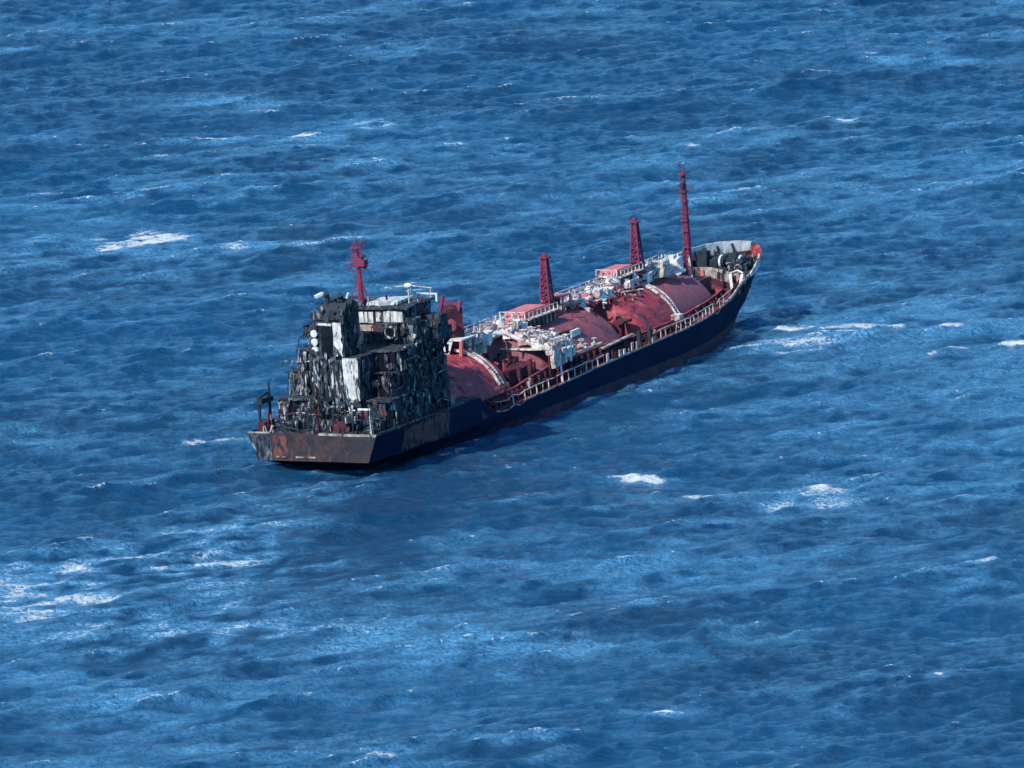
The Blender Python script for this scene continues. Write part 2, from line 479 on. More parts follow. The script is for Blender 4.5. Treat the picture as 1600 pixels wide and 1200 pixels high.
SOOT = (.014, .019, .028)
M = {
 'hull': paint('hull_black_paint', (.003, .010, .034), (.005, .014, .042), dirt=(.035, .020, .026), dlo=.60, dhi=.80, ds=(.5, .5, .16), rough=.8, bump=.10, spec=.1),
 'boot': paint('boot_top_red_paint', (.110, .024, .042), (.050, .018, .038), dirt=(.006, .010, .026), dlo=.42, dhi=.60, rough=.6, bump=.08),
 'stern': paint('burnt_transom_paint', (.060, .038, .036), (.030, .028, .036), dirt=(.022, .022, .030), dlo=.50, dhi=.62, rust=(.150, .060, .036), rlo=.56, rhi=.68, ds=(.6, .6, .5), rough=.75),
 'rust': paint('rusty_shell_plating', (.19, .068, .054), (.10, .046, .046), s1=.8, dirt=(.014, .018, .030), dlo=.47, dhi=.60, ds=(1.2, 1.2, .5), rust=(.22, .085, .058), rough=.8),
 'soot': paint('sooty_burnt_plating', (.022, .032, .048), (.075, .092, .112), s1=1.8, dirt=(.009, .012, .020), dlo=.46, dhi=.54, ds=(2.4, 2.4, 1.1), rust=(.24, .25, .255), rlo=.56, rhi=.66, rough=.8),
 'black': paint('black_soot', (.018, .024, .034), (.030, .036, .046), dirt=(.05, .052, .056), dlo=.6, dhi=.75, rough=.85),
 'streak': paint('scorched_white_paint', (.62, .61, .57), (.34, .35, .35), s1=1.3, dirt=(.014, .017, .026), dlo=.42, dhi=.50, ds=(2.6, 2.6, .45), rust=(.13, .10, .085), rlo=.52, rhi=.64, rough=.65),
 'white': paint('dirty_white_paint', (.80, .79, .74), (.62, .61, .55), s1=1.1, dirt=(.06, .06, .06), dlo=.54, dhi=.64, ds=(1.6, 1.6, .35), rust=(.34, .25, .2), rlo=.60, rhi=.72, rough=.55),
 'pipe': paint('flaked_white_pipe_paint', (.74, .71, .66), (.54, .48, .44), s1=1.6, dirt=(.13, .07, .075), dlo=.50, dhi=.63, ds=(1.7, 1.7, 1.7), rust=(.55, .34, .30), rlo=.48, rhi=.62, rough=.6),
 'cream': paint('cream_scorched_paint', (.48, .43, .36), (.34, .28, .23), s1=1.2, dirt=(.06, .05, .045), dlo=.50, dhi=.62, ds=(1.1, 1.1, .6), rust=(.2, .09, .06), rlo=.56, rhi=.68, rough=.65),
 'red': paint('red_oxide_paint', (.42, .052, .064), (.29, .044, .062), s1=1.1, dirt=(.10, .026, .038), dlo=.50, dhi=.62, ds=(.7, .7, 1.1), rust=(.52, .15, .15), rlo=.55, rhi=.68, rough=.62, bump=.15),
 'mauve': paint('faded_mauve_red_paint', (.28, .072, .092), (.21, .070, .092), s1=.8, dirt=(.12, .038, .052), dlo=.52, dhi=.68, ds=(.6, .6, .6), rust=(.36, .14, .15), rlo=.55, rhi=.74, rough=.62, bump=.08),
 'dred': paint('dark_red_scorched_paint', (.130, .024, .038), (.075, .020, .034), s1=.7, dirt=(.028, .014, .022), dlo=.48, dhi=.64, ds=(.8, .8, .8), rust=(.26, .06, .07), rlo=.58, rhi=.72, rough=.7),
 'pink': paint('pinkish_heat_faded_red_paint', (.66, .18, .17), (.54, .13, .13), s1=1.0, dirt=(.20, .07, .07), dlo=.56, dhi=.7, rough=.6),
 'deck': paint('red_deck_paint', (.20, .045, .052), (.13, .038, .046), s1=.5, dirt=(.05, .022, .028), dlo=.50, dhi=.66, ds=(.7, .7, .7), rust=(.28, .1, .09), rlo=.6, rhi=.74, rough=.75),
 'lattice': paint('dull_purple_red_mast_paint', (.27, .034, .072), (.18, .032, .072), dirt=(.04, .018, .026), dlo=.54, dhi=.68, rough=.65),
 'smoked': paint('smoke_stained_white_paint', (.74, .72, .66), (.50, .49, .45), s1=1.2, dirt=(.035, .035, .04), dlo=.52, dhi=.62, ds=(2.2, 2.2, .55), rust=(.24, .20, .17), rlo=.56, rhi=.66),
 'ash': paint('pale_blue_grey_ash', (.20, .22, .24), (.10, .115, .135), s1=1.2, dirt=(.02, .024, .034), dlo=.48, dhi=.58, ds=(2, 2, .8), rough=.85),
 'opening_shade': paint('dark_opening', (.006, .008, .012), (.010, .012, .018), dirt=(.004, .004, .006), rough=.3, bump=0),  # near-black stands in for the shade inside openings
}

# ------------------------------------------------------------------ mesh builder in ship coordinates
class MB:
    def __init__(s): s.v = []; s.f = []
    def add(s, vs, fs):
        b = len(s.v); s.v += [tuple(p) for p in vs]; s.f += [tuple(i + b for i in f) for f in fs]; return s
    def box(s, u0, u1, v0, v1, z0, z1):
        return s.add([(u, v, z) for z in (z0, z1) for v in (v0, v1) for u in (u0, u1)],
                     [(0, 1, 3, 2), (4, 6, 7, 5), (0, 4, 5, 1), (2, 3, 7, 6), (0, 2, 6, 4), (1, 5, 7, 3)])
    def bar(s, p, q, w, h=None):
        h = h or w; p = Vector(p); q = Vector(q); d = (q - p).normalized()
        a = d.cross(Vector((0, 0, 1))) if abs(d.z) < .95 else d.cross(Vector((1, 0, 0)))
        a.normalize(); b = d.cross(a); a = a * w / 2; b = b * h / 2
        return s.add([p - a - b, p + a - b, p + a + b, p - a + b, q - a - b, q + a - b, q + a + b, q - a + b],
                     [(3, 2, 1, 0), (4, 5, 6, 7), (0, 1, 5, 4), (1, 2, 6, 5), (2, 3, 7, 6), (3, 0, 4, 7)])
    def tube(s, pts, r, n=8, cap=True):
        pts = [Vector(p) for p in pts]; rs = r if isinstance(r, (list, tuple)) else [r] * len(pts)
        base = len(s.v)
        for i, p in enumerate(pts):
            d = (pts[min(i + 1, len(pts) - 1)] - pts[max(i - 1, 0)]).normalized()
            a = d.cross(Vector((0, 0, 1))) if abs(d.z) < .95 else d.cross(Vector((1, 0, 0)))
            a.normalize(); b = d.cross(a)
            for j in range(n):
                t = 2 * math.pi * j / n
                s.v.append(tuple(p + (a * math.cos(t) + b * math.sin(t)) * rs[i]))
        for i in range(len(pts) - 1):
            for j in range(n):
                s.f.append((base + i * n + j, base + i * n + (j + 1) % n, base + (i + 1) * n + (j + 1) % n, base + (i + 1) * n + j))
        if cap:
            s.f.append(tuple(base + j for j in range(n))); s.f.append(tuple(base + (len(pts) - 1) * n + j for j in range(n)))
        return s
    def prism(s, poly, axis, a0, a1):
        """poly in the other two axes: axis 'u' -> (v,z), 'v' -> (u,z), 'z' -> (u,v)"""
        mk = {'u': lambda p, a: (a, p[0], p[1]), 'v': lambda p, a: (p[0], a, p[1]), 'z': lambda p, a: (p[0], p[1], a)}[axis]
        n = len(poly)
        return s.add([mk(p, a0) for p in poly] + [mk(p, a1) for p in poly],
                     [tuple(range(n)), tuple(range(2 * n - 1, n - 1, -1))] + [(i, (i + 1) % n, n + (i + 1) % n, n + i) for i in range(n)])
    def torus(s, c, R_, r, axis='z', n=12, m=5):
        b = len(s.v)
        for i in range(n):
            t = 2 * math.pi * i / n
            for j in range(m):
                q = 2 * math.pi * j / m
                x = (R_ + r * math.cos(q)) * math.cos(t); y = (R_ + r * math.cos(q)) * math.sin(t); zz = r * math.sin(q)
                p = {'z': (x, y, zz), 'u': (zz, x, y), 'v': (x, zz, y)}[axis]
                s.v.append((c[0] + p[0], c[1] + p[1], c[2] + p[2]))
        for i in range(n):
            for j in range(m):
                s.f.append((b + i * m + j, b + ((i + 1) % n) * m + j, b + ((i + 1) % n) * m + (j + 1) % m, b + i * m + (j + 1) % m))
        return s
    def build(s, name, mat, parent=None, label=None, buckle=0.0, cuts=0, bevel=0.0, smooth=False, solid=True, kind=None, seed=0.0):
        parent = parent or ship
        bm = bmesh.new()
        vs = [bm.verts.new((p[0], -p[1], p[2])) for p in s.v]
        for f in s.f:
            try: bm.faces.new([vs[i] for i in f])
            except ValueError: pass
        if solid: bmesh.ops.recalc_face_normals(bm, faces=bm.faces[:])
        else:
            for f in bm.faces: f.normal_flip()
        if bevel:
            bmesh.ops.bevel(bm, geom=bm.edges[:], offset=bevel, segments=1, affect='EDGES')
        if cuts:
            bmesh.ops.subdivide_edges(bm, edges=bm.edges[:], cuts=cuts, use_grid_fill=True)
        if buckle:
            for q in bm.verts:
                d = mnoise.noise_vector(q.co * 0.55 + Vector((seed, 2 * seed, 0))) + .5 * mnoise.noise_vector(q.co * 1.5 + Vector((seed, 9, 0)))
                q.co += d * buckle
        lo = Vector((min(q.co[i] for q in bm.verts) for i in range(3))); hi = Vector((max(q.co[i] for q in bm.verts) for i in range(3)))
        c = Vector(((lo.x + hi.x) / 2, (lo.y + hi.y) / 2, lo.z))
        bmesh.ops.translate(bm, verts=bm.verts[:], vec=-c)
        me = bpy.data.meshes.new(name); bm.to_mesh(me); bm.free()
        if smooth:
            me.polygons.foreach_set('use_smooth', [True] * len(me.polygons))
            try: me.set_sharp_from_angle(angle=R(35))
            except Exception: pass
        me.materials.append(M[mat] if isinstance(mat, str) else mat)
        o = bpy.data.objects.new(name, me); COL.objects.link(o)
        o.parent = parent; o.location = c - ABS[parent.name]; ABS[o.name] = c
        if label: o['label'] = label
        if kind: o['kind'] = kind
        return o

def again(src, parent, at, rz=0.0, sc_=1.0, rx=0.0, ry=0.0):
    """a copy of a part on the same mesh, set down at (u, v, z)"""
    o = src.copy(); COL.objects.link(o); o.parent = parent
    c = Vector((at[0], -at[1], at[2])); o.location = c - ABS[parent.name]
    o.rotation_euler = (rx, ry, rz)
    o.scale = (sc_,) * 3 if not isinstance(sc_, tuple) else sc_
    ABS[o.name] = c
    return o
def assembly(name, at, label=None):
    o = bpy.data.objects.new(name, None); COL.objects.link(o); o.parent = ship
    o.location = (at[0], -at[1], at[2]); ABS[o.name] = Vector(o.location)
    if label: o['label'] = label
    return o
def lerp(tab, u):
    if u <= tab[0][0]: return tab[0][1]
    for (a, x), (b, y) in zip(tab, tab[1:]):
        if u <= b: return x + (y - x) * (u - a) / (b - a)
    return tab[-1][1]

def ragged(a0, a1, b0, b1, jit, step=.8):
    """closed outline of a rectangle whose edge has burnt away unevenly"""
    P_ = []
    def side(p, q):
        n = max(2, int((Vector(q) - Vector(p)).length / step)); d = (Vector(q) - Vector(p)); nrm = Vector((-d.y, d.x)).normalized()
        for i in range(n):
            t = (i + random.uniform(-.25, .25) * (i > 0)) / n
            w_ = Vector(p) + d * t + nrm * (random.uniform(0, jit) if random.random() < .75 else random.uniform(0, 2.2 * jit))
            P_.append((w_.x, w_.y))
    side((a0, b0), (a1, b0)); side((a1, b0), (a1, b1)); side((a1, b1), (a0, b1)); side((a0, b1), (a0, b0))
    return P_

# ------------------------------------------------------------------ hull
GUN_Z = [(0, 5.7), (21.5, 5.65), (22.5, 5.6), (25.5, 3.5), (27, 3.4), (39, 3.6), (54, 4.05), (70, 4.35), (81, 4.55), (87.5, 5.05), (91, 5.9), (94, 6.25), (102, 6.5), (106.3, 6.65)]
GUN_V = [(0, 7.8), (4, 7.95), (10, 8), (72, 8.0), (77, 7.6), (81, 7.0), (85, 6.4), (88, 5.9), (91, 5.4), (94, 4.8), (98, 3.8), (101, 2.8), (103.5, 1.7), (105.3, .8), (106.3, .05)]
def hull_level(l):
    """half breadth table and ends for height fraction l: -4 m ... gunwale"""
    if l == 0: return [(12, .05), (18, 1.5), (26, 4.2), (36, 6.8), (70, 7.4), (82, 5.2), (92, 2.2), (98.0, .05)]
    if l == 1: return [(6, .3), (10, 1.6), (14, 3.2), (22, 5.4), (30, 7.0), (38, 7.75), (70, 7.95), (78, 7.0), (85, 5.4), (92, 3.1), (97, 1.1), (99.2, .05)]
    if l == 2: return [(3, 3.4), (8, 5.0), (14, 6.1), (24, 7.3), (34, 7.95), (71, 7.97), (79, 7.1), (86, 5.6), (93, 3.4), (98, 1.5), (100.9, .05)]
    if l == 3: return [(.35, 6.7), (6, 7.4), (14, 7.8), (24, 7.95), (34, 8), (72, 8), (80, 7.1), (87, 5.7), (94, 3.7), (99, 1.9), (102.4, .05)]
    return GUN_V
LEVZ = [-4.0, 0.0, 1.65, 2.75]
NU = 90
def hull_grid(l0, l1, sub=1):
    """starboard and port rings between two levels, as one strip of quads"""
    rows = []
    def row(l):
        tab = hull_level(l); a, b = tab[0][0], tab[-1][0]; out = []
        for i in range(NU + 1):
            t = i / NU; u = a + (b - a) * t
            out.append((u, lerp(tab, u), LEVZ[l] if l < 4 else lerp(GUN_Z, u)))
        return out
    A, B = row(l0), row(l1)
    for k in range(sub + 1):
        t = k / sub
        rows.append([tuple(x + (y - x) * t for x, y in zip(p, q)) for p, q in zip(A, B)])
    return rows
def hull_strip(l0, l1, sub=1):
    mb = MB(); rows = hull_grid(l0, l1, sub); n = NU + 1
    for sgn in (1, -1):
        vs = [(u, sgn * v, z) for r_ in rows for (u, v, z) in r_]
        fs = [(k * n + i, k * n + i + 1, (k + 1) * n + i + 1, (k + 1) * n + i) for k in range(len(rows) - 1) for i in range(NU)]
        mb.add(vs, fs)
    for k in range(len(rows) - 1):                       # stern closing
        a, b = rows[k][0], rows[k + 1][0]
        mb.add([a, (a[0], -a[1], a[2]), (b[0], -b[1], b[2]), b], [(0, 1, 2, 3)])
    return mb
def weld(mb, name, mat, parent=None, label=None, buckle=0):
    o = mb.build(name, mat, parent, label, buckle=buckle, solid=False)
    bm = bmesh.new(); bm.from_mesh(o.data); bmesh.ops.remove_doubles(bm, verts=bm.verts[:], dist=.002)
    bmesh.ops.recalc_face_normals(bm, faces=bm.faces[:]); bm.to_mesh(o.data); bm.free()
    o.data.polygons.foreach_set('use_smooth', [True] * len(o.data.polygons))
    try: o.data.set_sharp_from_angle(angle=R(30))
    except Exception: pass
    return o
hb = hull_strip(1, 2)
g2 = hull_strip(2, 3); g3 = hull_strip(3, 4, 3)
hb = MB(); hb.v, hb.f = g2.v, g2.f; hb.add(g3.v, g3.f)
hull = weld(hb, 'hull', 'hull')
weld(hull_strip(0, 1), 'hull_bottom', 'boot', hull)
weld(hull_strip(1, 2), 'boot_top', 'boot', hull, 'faded red antifouling band along the waterline')

# stern plate and the rust coloured patch on the quarter, plates laid just proud of the shell
tp = MB().prism([(-7.72, 5.72), (7.72, 5.72), (6.62, 2.80), (-6.62, 2.80)], 'u', -.10, .02)
tp.build('transom', 'stern', hull, 'rust streaked flat stern', buckle=.05, cuts=5)
MB().prism([(-7.74, 5.70), (-5.0, 5.70), (-4.85, 2.82), (-6.64, 2.82)], 'u', -.17, -.12).build('quarter_plate', 'soot', hull, 'plate painted dark for the shaded port corner of the stern', cuts=3, buckle=.03)  # dark tone stands in for shade on the angled corner
MB().prism(ragged(-4.8, -2.9, 2.95, 5.6, .22, .35), 'u', -.15, -.11).build('shell_plate', 'rust', hull, 'orange rusty patch on the port half of the stern')
MB().box(-.2, -.14, -2.1, .3, 3.15, 3.32).build('pale_strip', 'cream', hull)  # thin pale strips low on the stern
MB().box(-.2, -.14, -4.4, -3.3, 3.2, 3.3).build('pale_strip', 'cream', hull)
def shell_pt(u, t, off=.05):
    """point on the starboard shell, t = 0 at the 2.75 m level and 1 at the gunwale"""
    a, b = lerp(hull_level(3), u), lerp(GUN_V, u); z = lerp(GUN_Z, u)
    return (u, a + (b - a) * t + off, 2.75 + (z - 2.75) * t)
for (ua, ub, ta, tb) in ((5.4, 9.6, -.75, .97), (9.7, 15.4, -.2, 1.0)):
    mb = MB(); n = 8
    lo_ = [ta + random.uniform(-.12, .35) for i in range(n + 1)]; hi_ = [tb - random.uniform(.0, .12) for i in range(n + 1)]
    P_ = [[shell_pt(ua + (ub - ua) * i / n + (random.uniform(-.25, .25) if 0 < i < n else 0) + .12 * j, lo_[i] + (hi_[i] - lo_[i]) * j / 4) for i in range(n + 1)] for j in range(5)]
    def low(p):
        if p[2] >= 2.75: return p
        return (p[0], lerp(hull_level(2), p[0]) + (lerp(hull_level(3), p[0]) - lerp(hull_level(2), p[0])) * (p[2] - 1.65) / 1.1 + .05, p[2])
    vs = [low(p) for r_ in P_ for p in r_]
    mb.add(vs, [(j * (n + 1) + i, j * (n + 1) + i + 1, (j + 1) * (n + 1) + i + 1, (j + 1) * (n + 1) + i) for j in range(4) for i in range(n)])
    mb.build('shell_plate', 'rust', hull, 'rust brown plate on the starboard quarter', solid=False)

# decks
def deck_strip(us, zf, vf, name, mat, label=None, cl=0.12):
    mb = MB(); n = 6
    for u in us:
        for j in range(-n, n + 1):
            v = vf(u) * j / n
            mb.v.append((u, v, zf(u) + cl * (1 - (j / n) ** 2)))
    w_ = 2 * n + 1
    for i in range(len(us) - 1):
        for j in range(2 * n):
            mb.f.append((i * w_ + j, i * w_ + j + 1, (i + 1) * w_ + j + 1, (i + 1) * w_ + j))
    o = mb.build(name, mat, None, label, solid=False, buckle=.03)
    return o
gv = lambda d: (lambda u: max(lerp(GUN_V, u) - d, .05))
deck_strip([0.15 + i * .82 for i in range(29)], lambda u: 5.55, gv(.06), 'poop_deck', 'soot')
deck_strip([24 + i * 1.5 for i in range(48)] + [96.6], lambda u: min(lerp(GUN_Z, u), 4.9) - .12, gv(.06), 'main_deck', 'deck')
FD = 6.62
deck_strip([97.3 + i * .9 for i in range(10)] + [106.1], lambda u: 6.42 + (u - 97) * .01, gv(.06), 'forecastle_deck', 'black')
# poop front bulkhead, sloping wing plates at the step
MB().prism([(23.2, 3.0), (25.6, 3.45), (22.6, 5.62), (22.2, 5.62)], 'v', 7.86, 7.97).build('step_plate', 'dred')
MB().prism([(23.2, 3.0), (25.6, 3.45), (22.6, 5.62), (22.2, 5.62)], 'v', -7.97, -7.86).build('step_plate', 'dred')
MB().box(22.95, 23.15, -7.85, 7.85, 3.2, 5.56).build('poop_bulkhead', 'dred', cuts=4, buckle=.04)

# low bulwark rails along the poop and cream edge strips on the stern
MB().box(-.12, .12, -7.7, -5.0, 5.58, 5.84).build('stern_bulwark', 'cream', hull, 'cream scorched edge on the port side of the stern', cuts=3, buckle=.05)
MB().box(-.12, .12, .8, 7.7, 5.58, 5.80).build('stern_bulwark', 'cream', hull, 'cream scorched edge on the starboard side of the stern', cuts=5, buckle=.05)
MB().box(-.11, .11, -5.0, .8, 5.58, 5.70).build('stern_bulwark', 'dred', hull, 'dark rusty middle of the stern edge', cuts=5, buckle=.05)
mb = MB()
pts = [(u, lerp(GUN_V, u) - .03, lerp(GUN_Z, u) + .07) for u in [.2 + i * .9 for i in range(25)]]
for a, b in zip(pts, pts[1:]): mb.bar(a, b, .14, .22)
mb.build('poop_edge', 'soot', hull)

# ------------------------------------------------------------------ accommodation block
def wall_block(name, mat, u0, u1, v0, v1, zl, zh, parent=None, label=None, buckle=.06, cuts=6, seed=0):
    return MB().box(u0, u1, v0, v1, zl, zh).build(name, mat, parent, label, buckle=buckle, cuts=cuts, seed=seed)
def openings(parent, face, items, name='window', mat='opening_shade', depth=.06, frame='soot'):
    """items (a, zl, w, h) on face ('u', value) or ('v', value); each a box standing a hair proud of the plate"""
    for (a, z, w, h) in items:
        ax, val, sg = face
        if ax == 'u': mb = MB().box(min(val, val + sg * depth), max(val, val + sg * depth), a, a + w, z, z + h)
        else: mb = MB().box(a, a + w, min(val, val + sg * depth), max(val, val + sg * depth), z, z + h)
        mb.build(name, mat, parent)

def torn(par, face, val, a, z, w_, h, mat, thick=.05, out=0.0, name='torn_plate'):
    """a scrap of plating on a wall: irregular outline, a little off the wall and tilted"""
    n = random.randint(7, 12); P_ = []
    for i in range(n):
        t = 2 * math.pi * (i + random.uniform(-.3, .3)) / n
        k = random.uniform(.35, 1.15)
        P_.append((a + w_ / 2 * k * (1.25 * math.cos(t)), z + h / 2 * k * (1.25 * math.sin(t))))
    o0, o1 = (val + out, val + out + thick)
    mb = MB().prism(P_, face, min(o0, o1), max(o0, o1))
    ax = 0 if face == 'u' else 1
    tl = random.uniform(-.12, .12)
    mb.v = [tuple(c + (tl * (p[2] - z) if i == ax else 0) for i, c in enumerate(p)) for p in mb.v]
    return mb.build(name, mat, par)
lower = wall_block('lower_house', 'soot', 4.6, 18.8, -6.4, 6.6, 5.5, 8.45, seed=1, cuts=9, buckle=.16)
middle = wall_block('middle_house', 'soot', 6.6, 18.5, -5.9, 6.5, 8.55, 11.1, seed=2, cuts=9, buckle=.16)
upper = wall_block('upper_house', 'soot', 7.6, 18.2, -5.0, 6.4, 11.2, 13.25, seed=3, cuts=9, buckle=.16)
# scorched streaky white plates on the after walls
def plate(par, u, v0, v1, zl, zh, mat, label=None, sd=0):
    return MB().prism(ragged(v0, v1, zl, zh, .10, .45), 'u', u - .07, u - .01).build('wall_panel', mat, par, label, buckle=.04, seed=sd)
for i, (v0, v1) in enumerate(((-5.8, -4.9), (-4.8, -3.5), (-3.3, -2.3), (-2.15, -1.62))):
    plate(middle, 6.45, v0, v1, 8.6, 11.05, 'streak', sd=i)
for i, (v0, v1) in enumerate(((-4.9, -4.1), (-3.9, -3.1), (-2.9, -1.7))):
    plate(upper, 7.45, v0, v1, 11.25, 13.2, 'streak', sd=i + 5)
for i, (v0, v1) in enumerate(((-6.4, -5.1), (-3.2, -1.4), (.6, 1.9), (4.9, 6.6))):
    plate(lower, 4.42, v0, v1, 5.75, 8.3, 'streak' if i in (0, 1) else 'soot', sd=i + 9)
openings(lower, ('u', 4.42, -1), [(-4.9, 5.9, .9, 1.9), (-1.1, 5.9, 1.2, 2.1), (2.2, 6.3, .8, .8), (3.5, 5.9, 1.0, 2.0)], 'doorway_or_bay')
openings(lower, ('v', 6.78, 1), [(6.0, 5.9, .8, 1.9), (9.2, 6.6, .6, .6), (11, 6.6, .6, .6), (13, 6.6, .6, .6), (15.2, 5.9, .8, 1.9)], 'doorway_or_bay')
openings(middle, ('v', 6.68, 1), [(8 + 1.7 * i, 9.5, .55, .55) for i in range(6)], 'porthole')
openings(upper, ('v', 6.58, 1), [(9 + 1.8 * i, 12.0, .55, .55) for i in range(5)], 'porthole')
# deck plates between the storeys
for (zz, u0, u1, a, b) in ((8.45, 4.0, 19.3, -6.9, 7.3), (11.1, 6.0, 19.0, -6.4, 7.1), (13.25, 7.0, 18.9, -5.6, 7.2)):
    MB().prism(ragged(u0, u1, a, b, .38), 'z', zz, zz + .10).build('boat_deck', 'soot', None, buckle=.16, seed=zz)
# after casing: pale plates below, framed dark opening above, funnel on top
casing = wall_block('engine_casing', 'soot', 4.0, 8.6, -1.5, 4.0, 8.55, 13.2, seed=4, cuts=5)
plate(casing, 3.92, .2, 2.0, 8.7, 13.0, 'streak', sd=21)
plate(casing, 3.92, 2.05, 3.95, 8.6, 13.2, 'smoked', 'pale unburnt plate on the back of the engine casing', sd=23)
plate(casing, 3.92, -1.45, .15, 8.7, 13.0, 'streak', sd=25)
MB().prism([(2.45, 8.6), (3.2, 8.6), (2.95, 7.3), (2.85, 5.9), (2.6, 7.2)], 'u', 3.7, 3.8).build('wall_panel', 'smoked', casing, 'torn white strip hanging below the pale plate')
stack = wall_block('funnel_casing', 'soot', 4.0, 7.4, -1.6, 2.35, 13.25, 17.0, seed=6, cuts=4, buckle=.05)
plate(stack, 3.92, 1.15, 2.3, 13.3, 16.95, 'smoked', 'tall white plate beside the dark casing door', sd=31)
plate(stack, 3.92, -.75, 1.12, 16.6, 16.95, 'smoked', sd=33)
openings(stack, ('u', 3.95, -1), [(-.25, 13.4, 1.35, 3.05)], 'doorway_or_bay')
for i, zz in enumerate((15.35, 14.45, 13.6)):
    MB().tube([(3.74, -1.05, zz + .4), (3.98, -1.05, zz + .4)], .40, 12).build('porthole_cover', 'white', stack)
plate(stack, 3.92, -1.6, -.62, 13.3, 16.95, 'soot', sd=35)
funnel = MB().prism([(4.1, 17.0), (7.4, 17.0), (7.2, 18.6), (6.4, 19.1), (5.6, 18.5), (4.9, 18.9), (4.4, 18.1)], 'v', -.6, 2.5).build('funnel', 'black', buckle=.2)
for (u, v, h, r_) in ((5.0, .2, 1.3, .28), (5.2, 1.0, .8, .22), (6.0, 1.3, .95, .3), (6.2, .3, .7, .2)):
    MB().tube([(u, v, 18.4), (u, v, 18.6 + h * .6), (u - .25, v, 18.6 + h)], [r_, r_, r_ * 1.1], 8).build('exhaust_pipe', 'black', funnel)
MB().bar((4.9, -.2, 19.9), (4.2, -.8, 19.6), .5, .3).build('exhaust_pipe', 'white', funnel, 'pale bent exhaust end')
plate(funnel, 4.25, -1.6, -.55, 17.2, 18.1, 'streak', sd=40)
# black sheets paint in the shade of the open bay beside the casing
openings(upper, ('u', 7.5, -1), [(4.15, 11.3, 2.3, 1.85)], 'doorway_or_bay')
openings(middle, ('u', 6.5, -1), [(4.2, 8.7, 2.3, 2.3)], 'doorway_or_bay')
# wheelhouse
wheel = wall_block('wheelhouse', 'soot', 11.4, 17.4, -4.3, 5.7, 13.36, 17.15, seed=8, cuts=6, buckle=.05)
MB().prism(ragged(10.8, 18.0, -4.7, 6.3, .35), 'z', 17.15, 17.30).build('roof', 'soot', wheel, buckle=.12)
MB().prism(ragged(11.9, 16.6, .8, 4.4, .3), 'z', 17.36, 17.66).build('roof_casing', 'smoked', wheel, buckle=.1)
MB().prism(ragged(11.5, 13.2, -2.0, .6, .2), 'z', 17.36, 17.8).build('roof_casing', 'ash', wheel, buckle=.1)
for i, (v0, w_, zl, h_) in enumerate(((-1.05, .85, 15.65, 1.15), (.35, 1.0, 15.65, 1.15), (1.45, .6, 15.6, 1.2), (2.4, .8, 15.8, 1.1), (3.3, .85, 15.75, 1.2), (4.2, .75, 15.75, 1.2), (5.0, .6, 15.75, 1.2))):
    MB().box(11.24, 11.36, v0, v0 + w_, zl, zl + h_).build('window', 'smoked', wheel, 'window painted pale as if sunlit, on the back of the wheelhouse')  # pale colour stands in for sun on the panes
for (v0, w_) in ((-.6, .5), (.4, 1.6)):
    MB().box(11.22, 11.34, v0, v0 + w_, 14.75, 15.4).build('locker', 'cream', wheel)
for i in (0, 2, 3):
    MB().box(12.0 + i * 1.15 + .1 * (i % 2), 12.75 + i * 1.15, 5.74, 5.80, 15.4 + .1 * i, 16.5).build('window', 'opening_shade', wheel, 'dark glassless window on the starboard side of the wheelhouse')
vb = MB().box(10.6, 11.3, 3.4, 5.2, 14.0, 15.7).build('ventilator', 'soot', wheel, buckle=.04, cuts=2)
MB().tube([(10.52, 4.4, 14.75), (10.6, 4.4, 14.75)], .46, 14).build('vent_mouth', 'opening_shade', wheel)
MB().torus((10.55, 4.4, 14.75), .6, .13, 'u', 16, 6).build('vent_rim', 'streak', wheel)
for sg in (1, -1):
    if sg > 0:
        for k_, (ua, ub, va, vb_, zb_, zt_) in enumerate(((11.5, 12.6, 5.8, 7.1, 13.36, 16.1), (12.7, 13.9, 5.9, 7.4, 13.36, 15.6), (15.0, 16.8, 6.2, 8.1, 13.5, 15.9))):
            w_ = MB().box(ua, ub, va, vb_, zb_, zt_).build('wing_cabin', 'soot', wheel, cuts=3, buckle=.22, seed=k_ * 5)
            for q_ in range(5):
                torn(wheel, 'u', ua - .05, random.uniform(va, vb_), random.uniform(zb_ + .3, zt_ + .2), random.uniform(.3, .8), random.uniform(.4, 1.2), random.choice(['ash', 'soot', 'black', 'streak']), thick=-.05, out=-.1)
    wing = MB().box(14.0, 17.2, min(sg * 5.8, sg * 8.2), max(sg * 5.8, sg * 8.2), 13.3, 13.45).build('bridge_wing', 'soot', None, cuts=3, buckle=.06)
    MB().box(14.0, 14.08, min(sg * 5.8, sg * 8.2), max(sg * 5.8, sg * 8.2), 13.46, 14.5).build('bulwark_panel', 'soot', wing, cuts=3, buckle=.05)
    MB().box(14.1, 17.2, min(sg * 8.12, sg * 8.2), max(sg * 8.12, sg * 8.2), 13.46, 14.6).build('bulwark_panel', 'soot', wing, cuts=3, buckle=.05)
    MB().bar((16.4, sg * 6.6, 11.4), (16.9, sg * 8.1, 13.3), .3, .3).build('wing_strut', 'black', wing)
